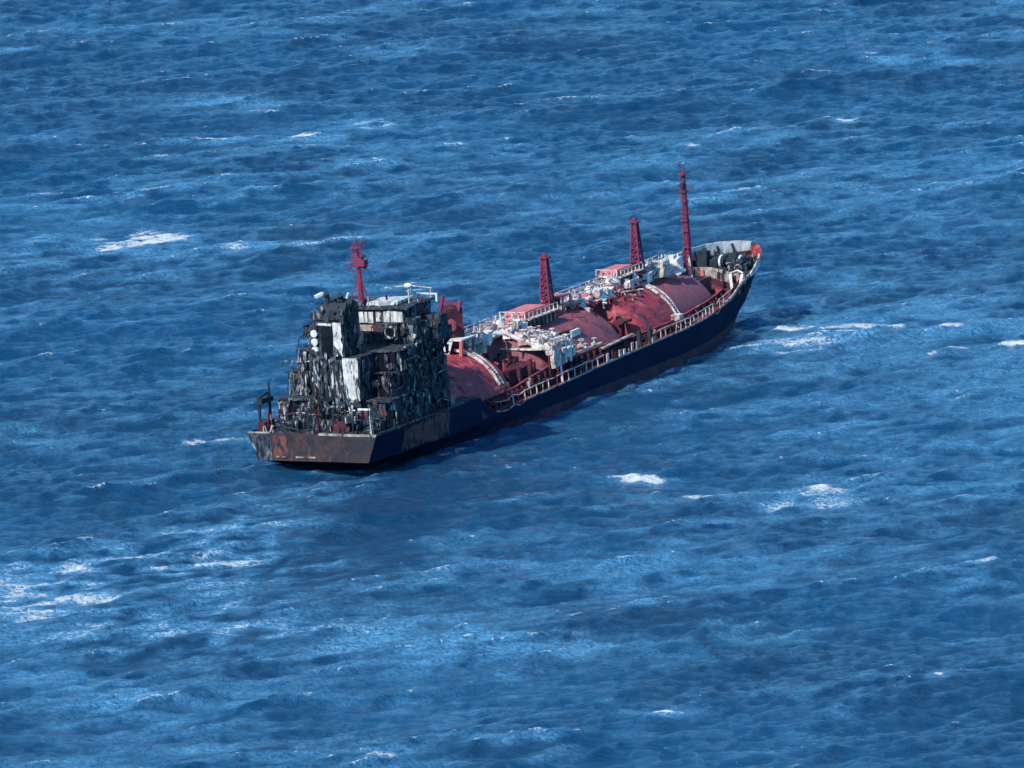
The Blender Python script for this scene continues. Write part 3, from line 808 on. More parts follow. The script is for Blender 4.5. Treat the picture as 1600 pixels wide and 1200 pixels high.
# bits on the wheelhouse top
MB().tube([(14.0, 5.0, 17.3), (14.0, 5.0, 19.0)], .06, 6).build('lamp_post', 'white', wheel)
lamp = MB()
for i in range(7):
    t = math.pi * i / 6
    lamp.v += [(14.0 + .32 * math.sin(t) * math.cos(a * math.pi / 4), 5.0 + .5 * math.sin(t) * math.sin(a * math.pi / 4), 19.2 - .3 * math.cos(t)) for a in range(8)]
for i in range(6):
    for a in range(8): lamp.f.append((i * 8 + a, i * 8 + (a + 1) % 8, (i + 1) * 8 + (a + 1) % 8, (i + 1) * 8 + a))
lamp.build('aerial_dome', 'white', wheel, smooth=True)
fr = MB().bar((15.5, 5.2, 18.15), (15.5, 7.6, 18.1), .16).bar((15.5, 7.55, 17.3), (15.5, 7.55, 18.2), .22).bar((15.5, 5.25, 17.3), (15.5, 5.25, 18.15), .12)
fr.build('rail_frame', 'white', wheel)
for (a, b) in (((11.2, -1.0, 17.35), (11.2, -1.0, 18.3)), ((11.2, 1.6, 17.35), (11.3, 1.6, 18.5)), ((11.2, 3.0, 17.35), (11.1, 3.0, 18.1)), ((17.4, 1, 17.35), (17.4, 1, 18.6)), ((17.4, 3.4, 17.35), (17.4, 3.4, 18.6)), ((17.4, 5.8, 17.35), (17.4, 5.8, 18.4))):
    MB().bar(a, b, .09).build('stanchion', 'pipe', wheel)
MB().tube([(17.4, .2, 18.3), (17.4, 3.2, 18.62), (17.4, 6.0, 18.4)], .05, 5).build('handrail', 'pipe', wheel)
MB().tube([(10.8, -.8, 17.3), (10.8, -.75, 18.2), (10.7, -.45, 18.9)], .16, 6).build('searchlight', 'white', wheel)

# radar mast
rm = None
rm = MB().tube([(12.6, 0, 17.3), (12.6, 0, 20.5), (12.6, 0, 23.9)], [.36, .27, .16], 8).build('radar_mast', 'lattice')
for (z, w_, t_) in ((23.4, .9, .16), (22.6, 1.6, .2), (21.7, 2.2, .18), (20.9, 1.5, .16)):
    MB().bar((12.6, -w_ / 2, z), (12.6, w_ / 2, z + .1), t_, t_).build('crosstree', 'lattice', rm)
MB().box(12.2, 13.1, -.75, .8, 21.35, 21.5).build('mast_platform', 'lattice', rm)
MB().box(12.3, 12.9, -.7, .5, 22.0, 22.35).build('radar_scanner', 'lattice', rm)
MB().box(12.0, 12.6, .1, 1.0, 21.55, 22.2).build('radar_scanner', 'lattice', rm)
MB().bar((12.2, -1.2, 17.4), (12.55, -.1, 20.6), .12).build('mast_stay', 'lattice', rm)
MB().bar((12.2, 1.2, 17.4), (12.55, .1, 20.6), .12).build('mast_stay', 'lattice', rm)
MB().tube([(12.6, .3, 23.3), (12.6, .3, 24.4)], .06, 5).build('aerial', 'lattice', rm)
MB().tube([(12.6, -.5, 22.5), (12.6, -.5, 24.1)], .06, 5).build('aerial', 'lattice', rm)

for i in range(26):
    z = random.uniform(20.8, 24.0); y = random.uniform(-1.0, 1.0)
    MB().bar((12.6 + random.uniform(-.4, .4), y, z), (12.6 + random.uniform(-.4, .4), y + random.uniform(-.7, .7), z + random.uniform(-.1, .9)), random.uniform(.06, .14)).build('mast_fitting', 'lattice', rm)
# after deck wreckage: davit frame, bent rails, fallen beams
dv = MB().bar((1.6, -7.1, 5.6), (1.7, -7.1, 9.0), .22).build('boat_davit', 'black', None, 'charred davit frame on the port quarter')
MB().bar((3.5, -6.9, 5.6), (3.6, -6.9, 9.9), .24).build('davit_post', 'black', dv)
MB().box(1.5, 4.2, -7.25, -6.7, 8.4, 8.95).build('davit_beam', 'black', dv, cuts=3, buckle=.15)
MB().bar((1.5, -7.2, 9.0), (3.7, -7.0, 9.5), .2).build('davit_arm', 'black', dv)
MB().box(1.3, 3.6, -7.3, -6.4, 5.6, 6.6).build('davit_winch', 'dred', dv, cuts=2, buckle=.12)
MB().bar((3.6, -6.9, 9.8), (3.6, -6.85, 10.6), .14).build('davit_head', 'black', dv)
wreck_mats = ['soot', 'black', 'streak', 'soot', 'dred', 'cream', 'soot', 'streak']
for i in range(54):
    u = random.uniform(.5, 4.1); v = random.uniform(-6.6, 7.2); h_ = random.uniform(.5, 2.7)
    lean = random.uniform(-.5, .5); w_ = random.uniform(.07, .2)
    MB().bar((u, v, 5.55), (u + random.uniform(-.3, .3), v + lean, 5.55 + h_), w_, w_ * random.uniform(.6, 1.5)).build('bent_stanchion', wreck_mats[i % 8])
for i in range(20):
    u = random.uniform(.5, 4.0); v = random.uniform(-6.8, 5.5); z = random.uniform(5.75, 8.0)
    MB().tube([(u, v, z), (u + .1, v + random.uniform(.5, 1.2), z + random.uniform(-.25, .2)), (u, v + random.uniform(1.4, 2.6), z + random.uniform(-.5, .5))], random.uniform(.05, .1), 6).build('bent_rail', wreck_mats[(i * 3) % 8])
for (u, v, a, b, c, m_) in ((2.2, -4.8, 1.3, 1.5, .8, 'black'), (2.6, -1.2, 1.2, 1.7, 1.0, 'soot'), (2.0, 1.4, 1.3, 2.0, .9, 'dred'), (2.4, 4.9, 1.4, 1.6, 1.3, 'soot')):
    w_ = MB().box(u, u + a, v, v + b, 5.55, 5.6 + c).build('mooring_winch', m_, None, cuts=2, buckle=.14)
    MB().tube([(u + a / 2, v - .35, 5.7 + c * .6), (u + a / 2, v + b + .35, 5.7 + c * .6)], .38, 10).build('winch_drum', m_, w_)
MB().box(1.4, 1.5, 4.9, 6.4, 8.1, 8.3).build('awning_bar', 'white', lower, 'short white bar over the starboard quarter')
MB().box(2.4, 2.5, .4, 2.5, 8.15, 8.32).build('awning_bar', 'streak', lower, 'pale bar across the middle of the after deck')
MB().bar((1.2, 6.6, 5.6), (1.25, 6.45, 7.6), .2).build('white_post', 'white', lower)
MB().bar((5.4, 7.3, 5.7), (5.4, 7.3, 7.4), .12).build('white_post', 'streak', lower)
MB().box(1.6, 2.6, 2.9, 4.5, 6.6, 7.4).build('hatch_cover', 'streak', lower, buckle=.1, cuts=3)
# torn, scorched scraps of plating over the burnt walls
def scraps(n, par, face, val, sgn, ar, zr, mats, wr, hr):
    for i in range(n):
        torn(par, face, val, random.uniform(*ar), random.uniform(*zr), random.uniform(*wr), random.uniform(*hr), random.choice(mats), thick=.04 * sgn, out=sgn * random.uniform(.06, .22))
scraps(36, lower, 'u', 4.38, -1, (-6.3, 6.5), (5.9, 8.6), ['soot', 'black', 'ash', 'streak', 'ash', 'cream', 'rust', 'ash', 'streak'], (.3, .9), (.4, 1.5))
scraps(20, middle, 'u', 6.36, -1, (-5.9, -1.7), (8.7, 11.2), ['streak', 'soot', 'streak', 'cream', 'smoked', 'ash', 'rust', 'ash'], (.2, .6), (.6, 2.0))
scraps(16, upper, 'u', 7.36, -1, (-5.0, -1.8), (11.2, 13.3), ['streak', 'cream', 'ash', 'black', 'smoked', 'soot', 'ash', 'rust'], (.2, .6), (.6, 1.8))
scraps(16, casing, 'u', 3.84, -1, (-1.5, 1.9), (8.6, 13.2), ['soot', 'ash', 'streak', 'cream', 'ash', 'rust'], (.22, .6), (.6, 1.8))
scraps(14, casing, 'u', 3.84, -1, (1.2, 3.9), (8.0, 8.8), ['black', 'soot', 'streak', 'ash'], (.3, .8), (.5, 1.1))
scraps(9, stack, 'u', 3.86, -1, (-1.6, 2.2), (13.0, 14.2), ['black', 'soot', 'ash', 'streak'], (.3, .7), (.4, 1.0))
scraps(12, funnel, 'u', 4.2, -1, (-.6, 2.4), (17.0, 18.8), ['ash', 'soot', 'streak', 'black', 'ash'], (.3, .9), (.4, 1.2))
scraps(8, funnel, 'v', 2.55, 1, (4.4, 7.2), (17.1, 18.6), ['ash', 'soot', 'soot'], (.4, 1.0), (.4, 1.0))
scraps(10, stack, 'v', 2.4, 1, (4.2, 7.3), (13.4, 17.0), ['ash', 'soot', 'soot', 'black'], (.4, 1.1), (.5, 1.4))
scraps(18, wheel, 'u', 11.3, -1, (.8, 5.6), (13.5, 15.3), ['soot', 'black', 'ash', 'soot', 'dred'], (.4, 1.0), (.4, 1.1))
scraps(16, wheel, 'v', 5.74, 1, (11.5, 17.3), (13.5, 17.0), ['soot', 'black', 'ash', 'ash', 'soot'], (.4, 1.1), (.4, 1.2))
scraps(26, lower, 'v', 6.74, 1, (4.8, 18.6), (5.9, 8.5), ['soot', 'ash', 'ash', 'rust', 'soot', 'streak'], (.25, 1.3), (.3, 1.7))
scraps(24, middle, 'v', 6.64, 1, (6.8, 18.4), (8.6, 11.2), ['soot', 'ash', 'black', 'ash', 'soot', 'black'], (.25, 1.3), (.3, 1.7))
scraps(22, upper, 'v', 6.54, 1, (7.8, 18.2), (11.2, 13.4), ['soot', 'ash', 'ash', 'rust', 'soot', 'cream'], (.25, 1.3), (.3, 1.5))
scraps(12, middle, 'u', 6.38, -1, (4.2, 6.5), (8.6, 10.6), ['soot', 'ash', 'soot', 'streak', 'ash'], (.3, .8), (.4, 1.5))
scraps(5, upper, 'u', 7.38, -1, (5.4, 6.6), (11.3, 13.0), ['soot', 'ash', 'soot'], (.3, .7), (.4, 1.3))
scraps(8, casing, 'v', 4.04, 1, (4.2, 8.4), (8.8, 13.0), ['soot', 'ash', 'black'], (.4, 1.2), (.5, 1.6))
for i in range(60):
    k = i % 4
    u, vr, zr = ((3.9, (-6.5, 6.6), (7.4, 9.2)), (6.1, (-5.9, -1.7), (10.4, 11.8)), (7.0, (-5.2, -1.8), (12.4, 14.0)), (3.6, (-1.5, 3.9), (8.4, 11.0)))[k]
    v = random.uniform(*vr); z = random.uniform(*zr); L_ = random.uniform(1.0, 3.2)
    par = (lower, middle, upper, casing)[k]
    MB().tube([(u + random.uniform(-.3, .1), v, z), (u - .2, v + random.uniform(-.25, .25), z - L_ * .5), (u - .1, v + random.uniform(-.5, .5), z - L_)], random.uniform(.035, .075), 5).build('hanging_cable', random.choice(['black', 'streak', 'ash', 'soot', 'streak']), par)
for i in range(14):
    v = random.uniform(-5.4, 6.6); u = random.uniform(10.9, 17.8)
    MB().bar((u, v, 17.3), (u + random.uniform(-.3, .3), v + random.uniform(-.3, .3), 17.3 + random.uniform(.3, .9)), random.uniform(.08, .2)).build('bent_stanchion', random.choice(['soot', 'ash', 'dred', 'streak', 'black']), wheel)
# side rails and buckled clutter along the starboard house side
for i in range(34):
    u = random.uniform(4.8, 18.6); zl = random.choice((5.6, 5.6, 8.55, 11.2)); v = 7.25 if zl < 8 else 6.95
    MB().bar((u, v, zl), (u + random.uniform(-.4, .4), v + random.uniform(-.1, .1), zl + random.uniform(.8, 2.3)), random.uniform(.06, .16)).build('bent_stanchion', wreck_mats[(i * 5) % 8])
for i in range(16):
    u = random.uniform(5, 16); zl = random.choice((6.6, 9.5, 12.1)); v = 7.25 if zl < 8 else 6.95
    MB().tube([(u, v, zl), (u + 1.2, v, zl + random.uniform(-.25, .25)), (u + random.uniform(1.8, 2.8), v, zl + random.uniform(-.4, .4))], .05, 5).build('bent_rail', wreck_mats[(i * 3) % 8])
for i, (u, w_) in enumerate(((8.4, 1.9), (11.2, 2.4))):
    MB().tube([(u, 7.0, 13.3), (u + w_ * .3, 7.05, 13.62), (u + w_ * .7, 7.05, 13.66), (u + w_, 7.0, 13.3)], .17, 7).build('liferaft_cradle', 'streak', upper)
# port side rails seen against the water
for i in range(4):
    MB().bar((9.6 + i * 1.7, -6.3 + .3 * (i % 2), 13.2), (9.5 + i * 1.75, -6.2, 14.2 + .2 * (i % 3)), .08).build('stanchion', 'streak', upper)
MB().tube([(9.4, -6.2, 14.2), (11.4, -6.2, 14.4), (14.8, -6.2, 14.3)], .06, 5).build('handrail', 'streak', upper)
for i in range(5):
    MB().bar((6.4 + i * .2, -6.75 + i * 1.2, 11.2), (6.4 + i * .2, -6.75 + i * 1.2, 12.3), .09).build('stanchion', 'streak', middle)
MB().tube([(6.4, -6.75, 12.25), (6.6, -4.5, 12.15), (7.0, -2.2, 12.3)], .07, 5).build('handrail', 'streak', middle)

# ------------------------------------------------------------------ cargo tank trunk
COAM_V = lambda u: lerp([(22, 6.25), (72, 6.25), (78, 5.6), (84, 4.9), (88, 4.0), (91, 3.2)], u)
COAM_Z = lambda u: lerp([(22, 4.55), (34, 4.6), (37, 5.0), (42, 5.45), (58, 5.5), (62, 5.1), (73, 5.15), (87, 5.5), (91, 5.55)], u)
def coaming(sg, u0, u1, mat='dred', lipmat='mauve'):  # dark wall colour paints in its shade, the paler lip its lit edge
    us = [u0 + (u1 - u0) * i / 12 for i in range(13)]
    mb = MB()
    for a, b in zip(us, us[1:]):
        va, vb_ = sg * COAM_V(a), sg * COAM_V(b); la, lb = 3.0, 3.0
        t = .1
        mb.add([(a, va - t, la), (a, va + t, la), (a, va + t, COAM_Z(a)), (a, va - t, COAM_Z(a)), (b, vb_ - t, lb), (b, vb_ + t, lb), (b, vb_ + t, COAM_Z(b)), (b, vb_ - t, COAM_Z(b))],
               [(0, 1, 2, 3), (7, 6, 5, 4), (1, 5, 6, 2), (0, 3, 7, 4), (3, 2, 6, 7)])
    o = mb.build('coaming', mat, None)
    lp = MB()
    for a, b in zip(us, us[1:]):
        lp.bar((a, sg * COAM_V(a), COAM_Z(a) + .03), (b, sg * COAM_V(b), COAM_Z(b) + .03), .26, .10)
    lp.build('coaming_lip', lipmat, o)
    for i in range(0, 13):
        u = us[i]
        MB().box(u - .05, u + .05, min(sg * (COAM_V(u) + .12), sg * (COAM_V(u) + .5)), max(sg * (COAM_V(u) + .12), sg * (COAM_V(u) + .5)), 3.3, COAM_Z(u) - .1).build('bracket', mat, o)
    return o
for sg in (1, -1):
    coaming(sg, 23.4, 37.2)
    coaming(sg, 37.4, 55.0)
    coaming(sg, 55.2, 62.0)
    coaming(sg, 62.2, 90.5, lipmat='red')
MB().box(90.4, 90.7, -3.3, 3.3, 3.2, 5.5).build('coaming_end', 'red', cuts=3, buckle=.03)
# trunk floor
deck_strip([23.3 + i * 2.4 for i in range(28)] + [90.3], lambda u: 4.05 + max(0, u - 60) * .02, lambda u: COAM_V(u) - .12, 'trunk_deck', 'red')

TR, TZ = 6.5, 2.3
def tank(u0, u1, mat, label, zc=TZ, r_=TR, v_end=None, dish0=1.6, dish1=1.9, buckle=0.05, vmax=6.05, narrow=None):
    """upper half of a cylindrical pressure tank with dished ends"""
    mb = MB(); rings = []
    prof = []
    for i in range(7):
        t = math.pi / 2 * i / 6; prof.append((u0 - dish0 * math.cos(t), math.sin(t)))
    for i in range(1, 16): prof.append((u0 + (u1 - u0) * i / 16, 1.0))
    for i in range(7):
        t = math.pi / 2 * i / 6; prof.append((u1 + dish1 * math.sin(t), math.cos(t)))
    nA = 28
    for (u, k) in prof:
        row = []
        rr = r_ * (narrow(u) if narrow else 1)
        for j in range(nA + 1):
            a = math.pi * j / nA
            row.append((u, -rr * max(k, .02) * math.cos(a), zc + (rr if not narrow else r_ - (r_ - rr) * .5) * max(k, .02) * math.sin(a)))
        rings.append(row)
    n = nA + 1
    mb.v = [p for r__ in rings for p in r__]
    mb.f = [(i * n + j, i * n + j + 1, (i + 1) * n + j + 1, (i + 1) * n + j) for i in range(len(rings) - 1) for j in range(nA)]
    o = mb.build('cargo_tank', mat, None, label, solid=False, buckle=buckle)
    bm = bmesh.new(); bm.from_mesh(o.data); bmesh.ops.recalc_face_normals(bm, faces=bm.faces[:]); bm.to_mesh(o.data); bm.free()
    o.data.polygons.foreach_set('use_smooth', [True] * len(o.data.polygons))
    return o
tC = tank(21.5, 33.2, 'red', 'aftmost red tank top behind the burnt house', buckle=.24)
tB = tank(42.2, 60.0, 'mauve', 'smooth mauve grey tank top amidships', buckle=.04)
tA = tank(65.6, 74.6, 'red', 'bright red tank top forward of the middle', buckle=.2, dish1=.2, narrow=lambda u: 1 - max(0, u - 70) * .012)
tF = tank(75.2, 86.2, 'mauve', 'foremost mauve tank top with rounded end below the forecastle', buckle=.04, dish0=.2, narrow=lambda u: 1 - max(0, u - 70) * .016, dish1=2.4)
def tank_z(v, u=50):
    k = 1 - max(0, u - 70) * .016 if u > 64 else 1
    rr = TR * k
    return TZ + math.sqrt(max(rr * rr - v * v, 0)) * (1 if k == 1 else (TR - (TR - rr) * .5) / rr)
# seams of the tank plating, each a thin raised strap
for (t_, us, m_) in ((tC, (24, 29.5), 'red'), (tB, (44.5, 50, 55.5), 'mauve'), (tA, (68.5, 71.5), 'red'), (tF, (78.5, 82.5), 'mauve')):
    for u in us:
        MB().tube([(u, v, tank_z(v, u) + .015) for v in [-5.6 + .56 * i for i in range(21)]], .045, 5).build('weld_band', m_, t_)
def ladder(par, u, va, vb_, mat='pipe', w_=.75, lift=.32):
    mb = MB(); n = 9
    path = [(va + (vb_ - va) * i / n) for i in range(n + 1)]
    for du in (-w_ / 2, w_ / 2):
        for a, b in zip(path, path[1:]):
            mb.bar((u + du, a, tank_z(a, u) + lift), (u + du, b, tank_z(b, u) + lift), .14, .3)
    for i in range(26):
        v = va + (vb_ - va) * (i + .5) / 26
        mb.bar((u - w_ / 2, v, tank_z(v, u) + lift), (u + w_ / 2, v, tank_z(v, u) + lift), .2, .08)
    return mb.build('tank_ladder', mat, par, 'white flaking walkway ladder down the starboard side of the tank')
ladder(tF, 75.0, 1.0, 5.9)
ladder(tC, 31.6, .6, 5.9)
MB().box(72.4, 73.5, 5.9, 6.9, 5.1, 5.75).build('ladder_foot', 'pipe', tF, cuts=2, buckle=.08)
for du in (-.4, .4):
    MB().bar((72.9 + du, 6.7, 4.3), (72.9 + du, 6.5, 5.2), .14).build('ladder_leg', 'pipe', tF)
MB().prism([(28.0, 4.4), (33.6, 4.5), (33.2, 5.3), (28.6, 5.0)], 'v', 5.6, 5.9).build('tank_saddle', 'pink', tC, cuts=2, buckle=.06)

# the scorched pit between the after tanks
pit = MB().box(34.6, 40.6, -5.4, 5.2, 4.0, 6.1).build('pump_room_top', 'dred', None, cuts=7, buckle=.28)
for i in range(16):
    u = random.uniform(34.8, 40.4); v = random.uniform(-1, 5.4)
    MB().tube([(u, v, 5.6), (u, v, 6.3 + random.random() * 1.2), (u + random.uniform(-.5, .5), v + random.uniform(-.6, .6), 6.6 + random.random() * 1.2)], random.uniform(.09, .2), 6).build('vent_pipe', ('dred', 'lattice', 'red', 'soot')[i % 4], pit)
for (u, v, h) in ((36.3, 5.6, 2.2), (38.7, 5.7, 2.6), (40.2, 5.3, 2.0)):
    MB().box(u - .2, u + .2, v - .2, v + .2, 4.2, 4.2 + h).build('pillar', 'dred', pit)
# pipe gap between tanks B and A
for (u, v) in ((62.6, 4.6), (63.6, 4.4)):
    MB().box(u - .14, u + .14, v - .14, v + .14, 4.3, 6.5).build('pipe_support', 'dred', tA)
MB().box(61.9, 64.3, 3.9, 5.2, 6.5, 6.75).build('gap_platform', 'dred', tA, cuts=2, buckle=.08)
for i in range(40):
    u = random.uniform(55, 73); v = random.uniform(.4, 3.2)
    MB().tube([(u, v, tank_z(v, u) - .1), (u, v, tank_z(v, u) + .5), (u + random.uniform(-1.4, 1.4), v + .4, tank_z(v, u) + .45)], random.uniform(.08, .16), 6).build('branch_pipe', ('dred', 'red', 'pipe', 'dred')[i % 4], tA)

# ------------------------------------------------------------------ centreline walkway, pipes, valves
walk = MB().box(33.5, 85.0, -1.5, -.3, 9.25, 9.35).build('catwalk', 'pipe', None, 'white pipe walkway along the ship over the tank tops', cuts=12, buckle=.05)
legm = None
for i in range(27):
    u = 34 + i * 1.95
    zt = max(tank_z(-.4, u) - .3, 4.2) if not (35 < u < 41 or 61.5 < u < 65) else 5.0
    for v in (-1.4, -.4):
        MB().bar((u, v, zt), (u, v, 9.3), .16).build('walkway_leg', 'dred', walk)
def at_walk(u): return 9.35
for (v, ua, ub) in ((-1.45, 33.6, 46.0), (-.35, 33.6, 45.2), (-1.45, 56.0, 84.5), (-.35, 58.0, 84.0)):
    n = int((ub - ua) / 1.5)
    for i in range(n + 1):
        u = ua + (ub - ua) * i / n
        MB().bar((u, v, 9.3), (u + random.uniform(-.12, .12), v + random.uniform(-.06, .06), 10.35), .09).build('stanchion', 'pipe', walk)
    for zz in (9.85, 10.35):
        MB().tube([(ua + (ub - ua) * i / 10, v + random.uniform(-.05, .05), zz + random.uniform(-.07, .07)) for i in range(11)], .06, 5).build('handrail', 'pipe', walk)
for (v, z, r_, ua, ub, m_) in ((.05, 9.15, .24, 33.2, 46.4, 'pipe'), (.62, 9.0, .2, 34, 44.0, 'pipe'), (.1, 9.2, .26, 57.5, 84.5, 'pipe'), (.75, 9.0, .2, 59, 78, 'pipe'), (-1.9, 9.1, .22, 34, 84, 'pipe'), (1.25, 8.75, .15, 60, 76, 'pink')):
    n = 14
    pts = [(ua + (ub - ua) * i / n, v + random.uniform(-.06, .06), z + random.uniform(-.05, .05)) for i in range(n + 1)]
    pp = MB().tube(pts, r_, 8).build('cargo_pipe', m_, walk, smooth=True)
    for i in range(n):
        p = pts[i]
        MB().tube([(p[0] - .06, p[1], p[2]), (p[0] + .06, p[1], p[2])], r_ * 1.6, 10).build('flange', m_, walk)
# gate valve: body, bonnet and handwheel in one casting
def valve_mesh(par, at, mat):
    u, v, z = at
    mb = MB().tube([(u - .32, v, z), (u + .32, v, z)], .26, 8).tube([(u, v, z), (u, v, z + .75)], [.2, .09], 7)
    mb.torus((u, v, z + .75), .3, .055, 'z', 10, 5).bar((u - .3, v, z + .75), (u + .3, v, z + .75), .05)
    return mb.build('valve', mat, par)
v0_ = valve_mesh(walk, (36.0, .5, 9.3), 'pipe')
spots = [(random.uniform(34.5, 45.0), random.uniform(-1.0, 1.0)) for _ in range(12)] + [(random.uniform(59, 76), random.uniform(-.8, 1.4)) for _ in range(20)] + [(random.uniform(77.5, 84.5), random.uniform(-.8, .8)) for _ in range(10)]
for (u, v) in spots:
    again(v0_, walk, (u, v, random.uniform(8.7, 9.4)), random.uniform(0, 6.28), random.uniform(.7, 1.2), random.uniform(-.25, .25))
# swollen white lagging and cladding sheets along the pipes
for i in range(46):
    u = random.choice((random.uniform(34, 45.5), random.uniform(58.5, 77), random.uniform(58.5, 77), random.uniform(77, 85)))
    v = random.uniform(-1.2, 1.1); a, b, c = random.uniform(.5, 1.6), random.uniform(.4, 1.0), random.uniform(.5, 1.3)
    MB().box(u, u + a, v, v + b, 8.7, 8.9 + c).build('pipe_lagging', random.choice(['pipe', 'white', 'pipe', 'cream', 'pipe', 'pink']), walk, cuts=2, buckle=.28, seed=i * 1.7)
for i in range(26):
    u = random.choice((random.uniform(34, 44), random.uniform(58.5, 76), random.uniform(58.5, 76), random.uniform(76, 84)))
    v = random.uniform(-1.0, 1.3); z = random.uniform(8.9, 9.7); t_ = random.uniform(-.5, .5)
    a, b = random.uniform(1.2, 2.8), random.uniform(.6, 1.3)
    c_ = MB().prism(ragged(u, u + a, v, v + b, .18, .5), 'z', z, z + .07)
    c_.v = [(p[0], p[1], p[2] - (p[1] - v) * (.5 + t_) + (p[0] - u) * t_ * .3) for p in c_.v]
    c_.build('cladding_sheet', random.choice(['pipe', 'white', 'pipe']), walk, buckle=.15, seed=i * 2.3)
# valve boxes and relief domes standing on the tanks
for (u, v, r_, h, m_) in ((69.5, .2, 1.0, 1.9, 'pipe'), (66.2, -.6, .8, 1.6, 'pipe'), (61.4, -.5, .9, 1.5, 'pipe'), (72.2, -.3, .7, 1.5, 'pipe'), (79.2, -.4, .8, 1.8, 'pipe'), (83.3, -.2, .55, 1.7, 'white'), (38.4, -.3, .9, 1.4, 'pipe'), (43.2, -.2, .8, 1.8, 'pipe')):
    zt = 8.5
    d = MB().tube([(u, v, zt - 1), (u, v, zt + h * .75), (u, v, zt + h)], [r_, r_, r_ * .6], 12).build('tank_dome', m_, None, smooth=True)
    MB().torus((u, v, zt + h * .55), r_ * 1.08, .09, 'z', 14, 5).build('dome_flange', m_, d)
    for a in range(4):
        x, y = u + r_ * .5 * math.cos(a * 1.57 + .4), v + r_ * .5 * math.sin(a * 1.57 + .4)
        MB().tube([(x, y, zt + h * .8), (x, y, zt + h + .45)], .09, 6).build('relief_valve', m_, d)
# heat faded pink canopies over the compressor houses
def compressor(u0, u1, v0, v1, zb, zt, lab):
    h_ = MB().box(u0, u1, v0, v1, zb, zt).build('compressor_house', 'dred', None, lab, cuts=4, buckle=.06)
    MB().prism([(u0 - .2, zt + .02), (u1 + .2, zt + .02), (u1 - .9, zt + .75), (u0 + .9, zt + .75)], 'v', v0 + .2, v1 - .4).build('roof', 'pink', h_, cuts=2, buckle=.06)
    n = int((u1 - u0) / .9)
    for i in range(n + 1):
        u = u0 + (u1 - u0) * i / n
        MB().bar((u, v1 + .06, zb + .2), (u, v1 + .06, zt + .2), .16).build('post', 'cream', h_)
        MB().bar((u, v1 + .5, zt), (u, v1 + .5, zt + .85), .09).build('stanchion', 'pipe', h_)
    MB().bar((u0 - .2, v1 + .25, zt + .06), (u1 + .2, v1 + .25, zt + .06), .7, .12).build('gallery', 'pipe', h_)
    MB().bar((u0, v1 + .5, zt + .85), (u1, v1 + .5, zt + .85), .08).build('handrail', 'pipe', h_)
    n2 = 5
    for i in range(n2):
        v = v0 + (v1 - v0) * i / (n2 - 1)
        MB().bar((u0 - .06, v, zb + .2), (u0 - .06, v, zt + .9), .13).build('post', 'pipe', h_)
    MB().bar((u0 - .1, v0, zt + .1), (u0 - .1, v1, zt + .1), .2).build('gallery', 'pipe', h_)
    MB().bar((u0 - .1, v0, zt + .9), (u0 - .1, v1, zt + .9), .08).build('handrail', 'pipe', h_)
    return h_
compressor(46.2, 53.0, -1.6, 1.5, 7.9, 9.7, 'dark house with a pink roof and white gallery rails on the middle tank')
compressor(70.6, 76.0, -2.2, .4, 8.4, 10.2, 'low house with a pink roof behind the white pipes on the forward tank')
# pink open box frame beside the walkway
bf = MB().box(56.4, 58.4, -.9, .9, 10.45, 10.6).build('box_frame', 'pink', None)
for (u, v) in ((56.5, -.8), (58.3, -.8), (56.5, .8), (58.3, .8)):
    MB().bar((u, v, 8.8), (u, v, 10.5), .18).build('frame_post', 'pink', bf)
MB().box(56.6, 58.2, -.7, -.5, 8.9, 10.4).build('frame_back', 'dred', bf)

# loading manifold amidships: crossover pipes running out to the starboard rail
man = MB().box(41.2, 46.4, .8, 6.9, 7.35, 7.5).build('manifold_platform', 'pipe', None, 'white crusted loading manifold amidships', cuts=5, buckle=.12)
for i, u in enumerate((41.6, 42.6, 43.6, 44.6, 45.6)):
    pts = [(u, .4, 9.3), (u, 1.6, 9.05), (u, 3.4, 8.4), (u + .1, 5.0, 7.9), (u, 6.6, 7.4), (u, 7.0, 6.6), (u, 7.0, 5.4)]
    MB().tube([(p[0], p[1] + random.uniform(-.1, .1), p[2] + random.uniform(-.1, .1)) for p in pts], .27, 8).build('crossover_pipe', 'pipe' if i != 2 else 'cream', man, smooth=True)
    for p in pts[1:6]:
        again(v0_, man, (p[0], p[1], p[2] + .1), random.uniform(1.2, 1.9), random.uniform(.6, 1.0))
        MB().box(p[0] - .3, p[0] + .4, p[1] - .4, p[1] + .5, p[2] - .5, p[2] + random.uniform(.2, .7)).build('pipe_lagging', random.choice(['pipe', 'white', 'pipe']), man, cuts=2, buckle=.26, seed=p[1] * 3 + i)
for i in range(9):
    u = 41.3 + i * .62
    MB().bar((u, 6.9, 7.4), (u + random.uniform(-.15, .15), 6.95, 8.35), .1).build('stanchion', 'pipe', man)
MB().tube([(41.2, 6.95, 8.35), (44, 6.95, 8.2), (46.4, 6.95, 8.35)], .07, 5).build('handrail', 'pipe', man)
for (u, v) in ((41.4, 6.7), (43.8, 6.8), (46.2, 6.7), (41.4, 3.5), (46.2, 3.5)):
    MB().bar((u, v, 3.6), (u, v, 7.4), .2).build('platform_leg', 'pipe' if v > 6.75 else 'dred', man)
MB().bar((43.2, 7.0, 7.4), (42.4, 7.6, 3.7), .16).build('hose_pipe', 'white', man)
rng2 = random.Random(5)
for i in range(12):
    u = rng2.uniform(46, 54); v = 5.3 + rng2.uniform(-.8, .6)
    again(v0_, man, (u, v, rng2.uniform(5.3, 6.0)), rng2.uniform(0, 6), rng2.uniform(.7, 1.1), rng2.uniform(-.4, .4))
for (z, v) in ((5.5, 5.7), (5.9, 5.2)):
    MB().tube([(46.2, v, z + .3), (50, v, z), (56.0, v - .1, z)], .2, 8).build('header_pipe', 'pipe', man)
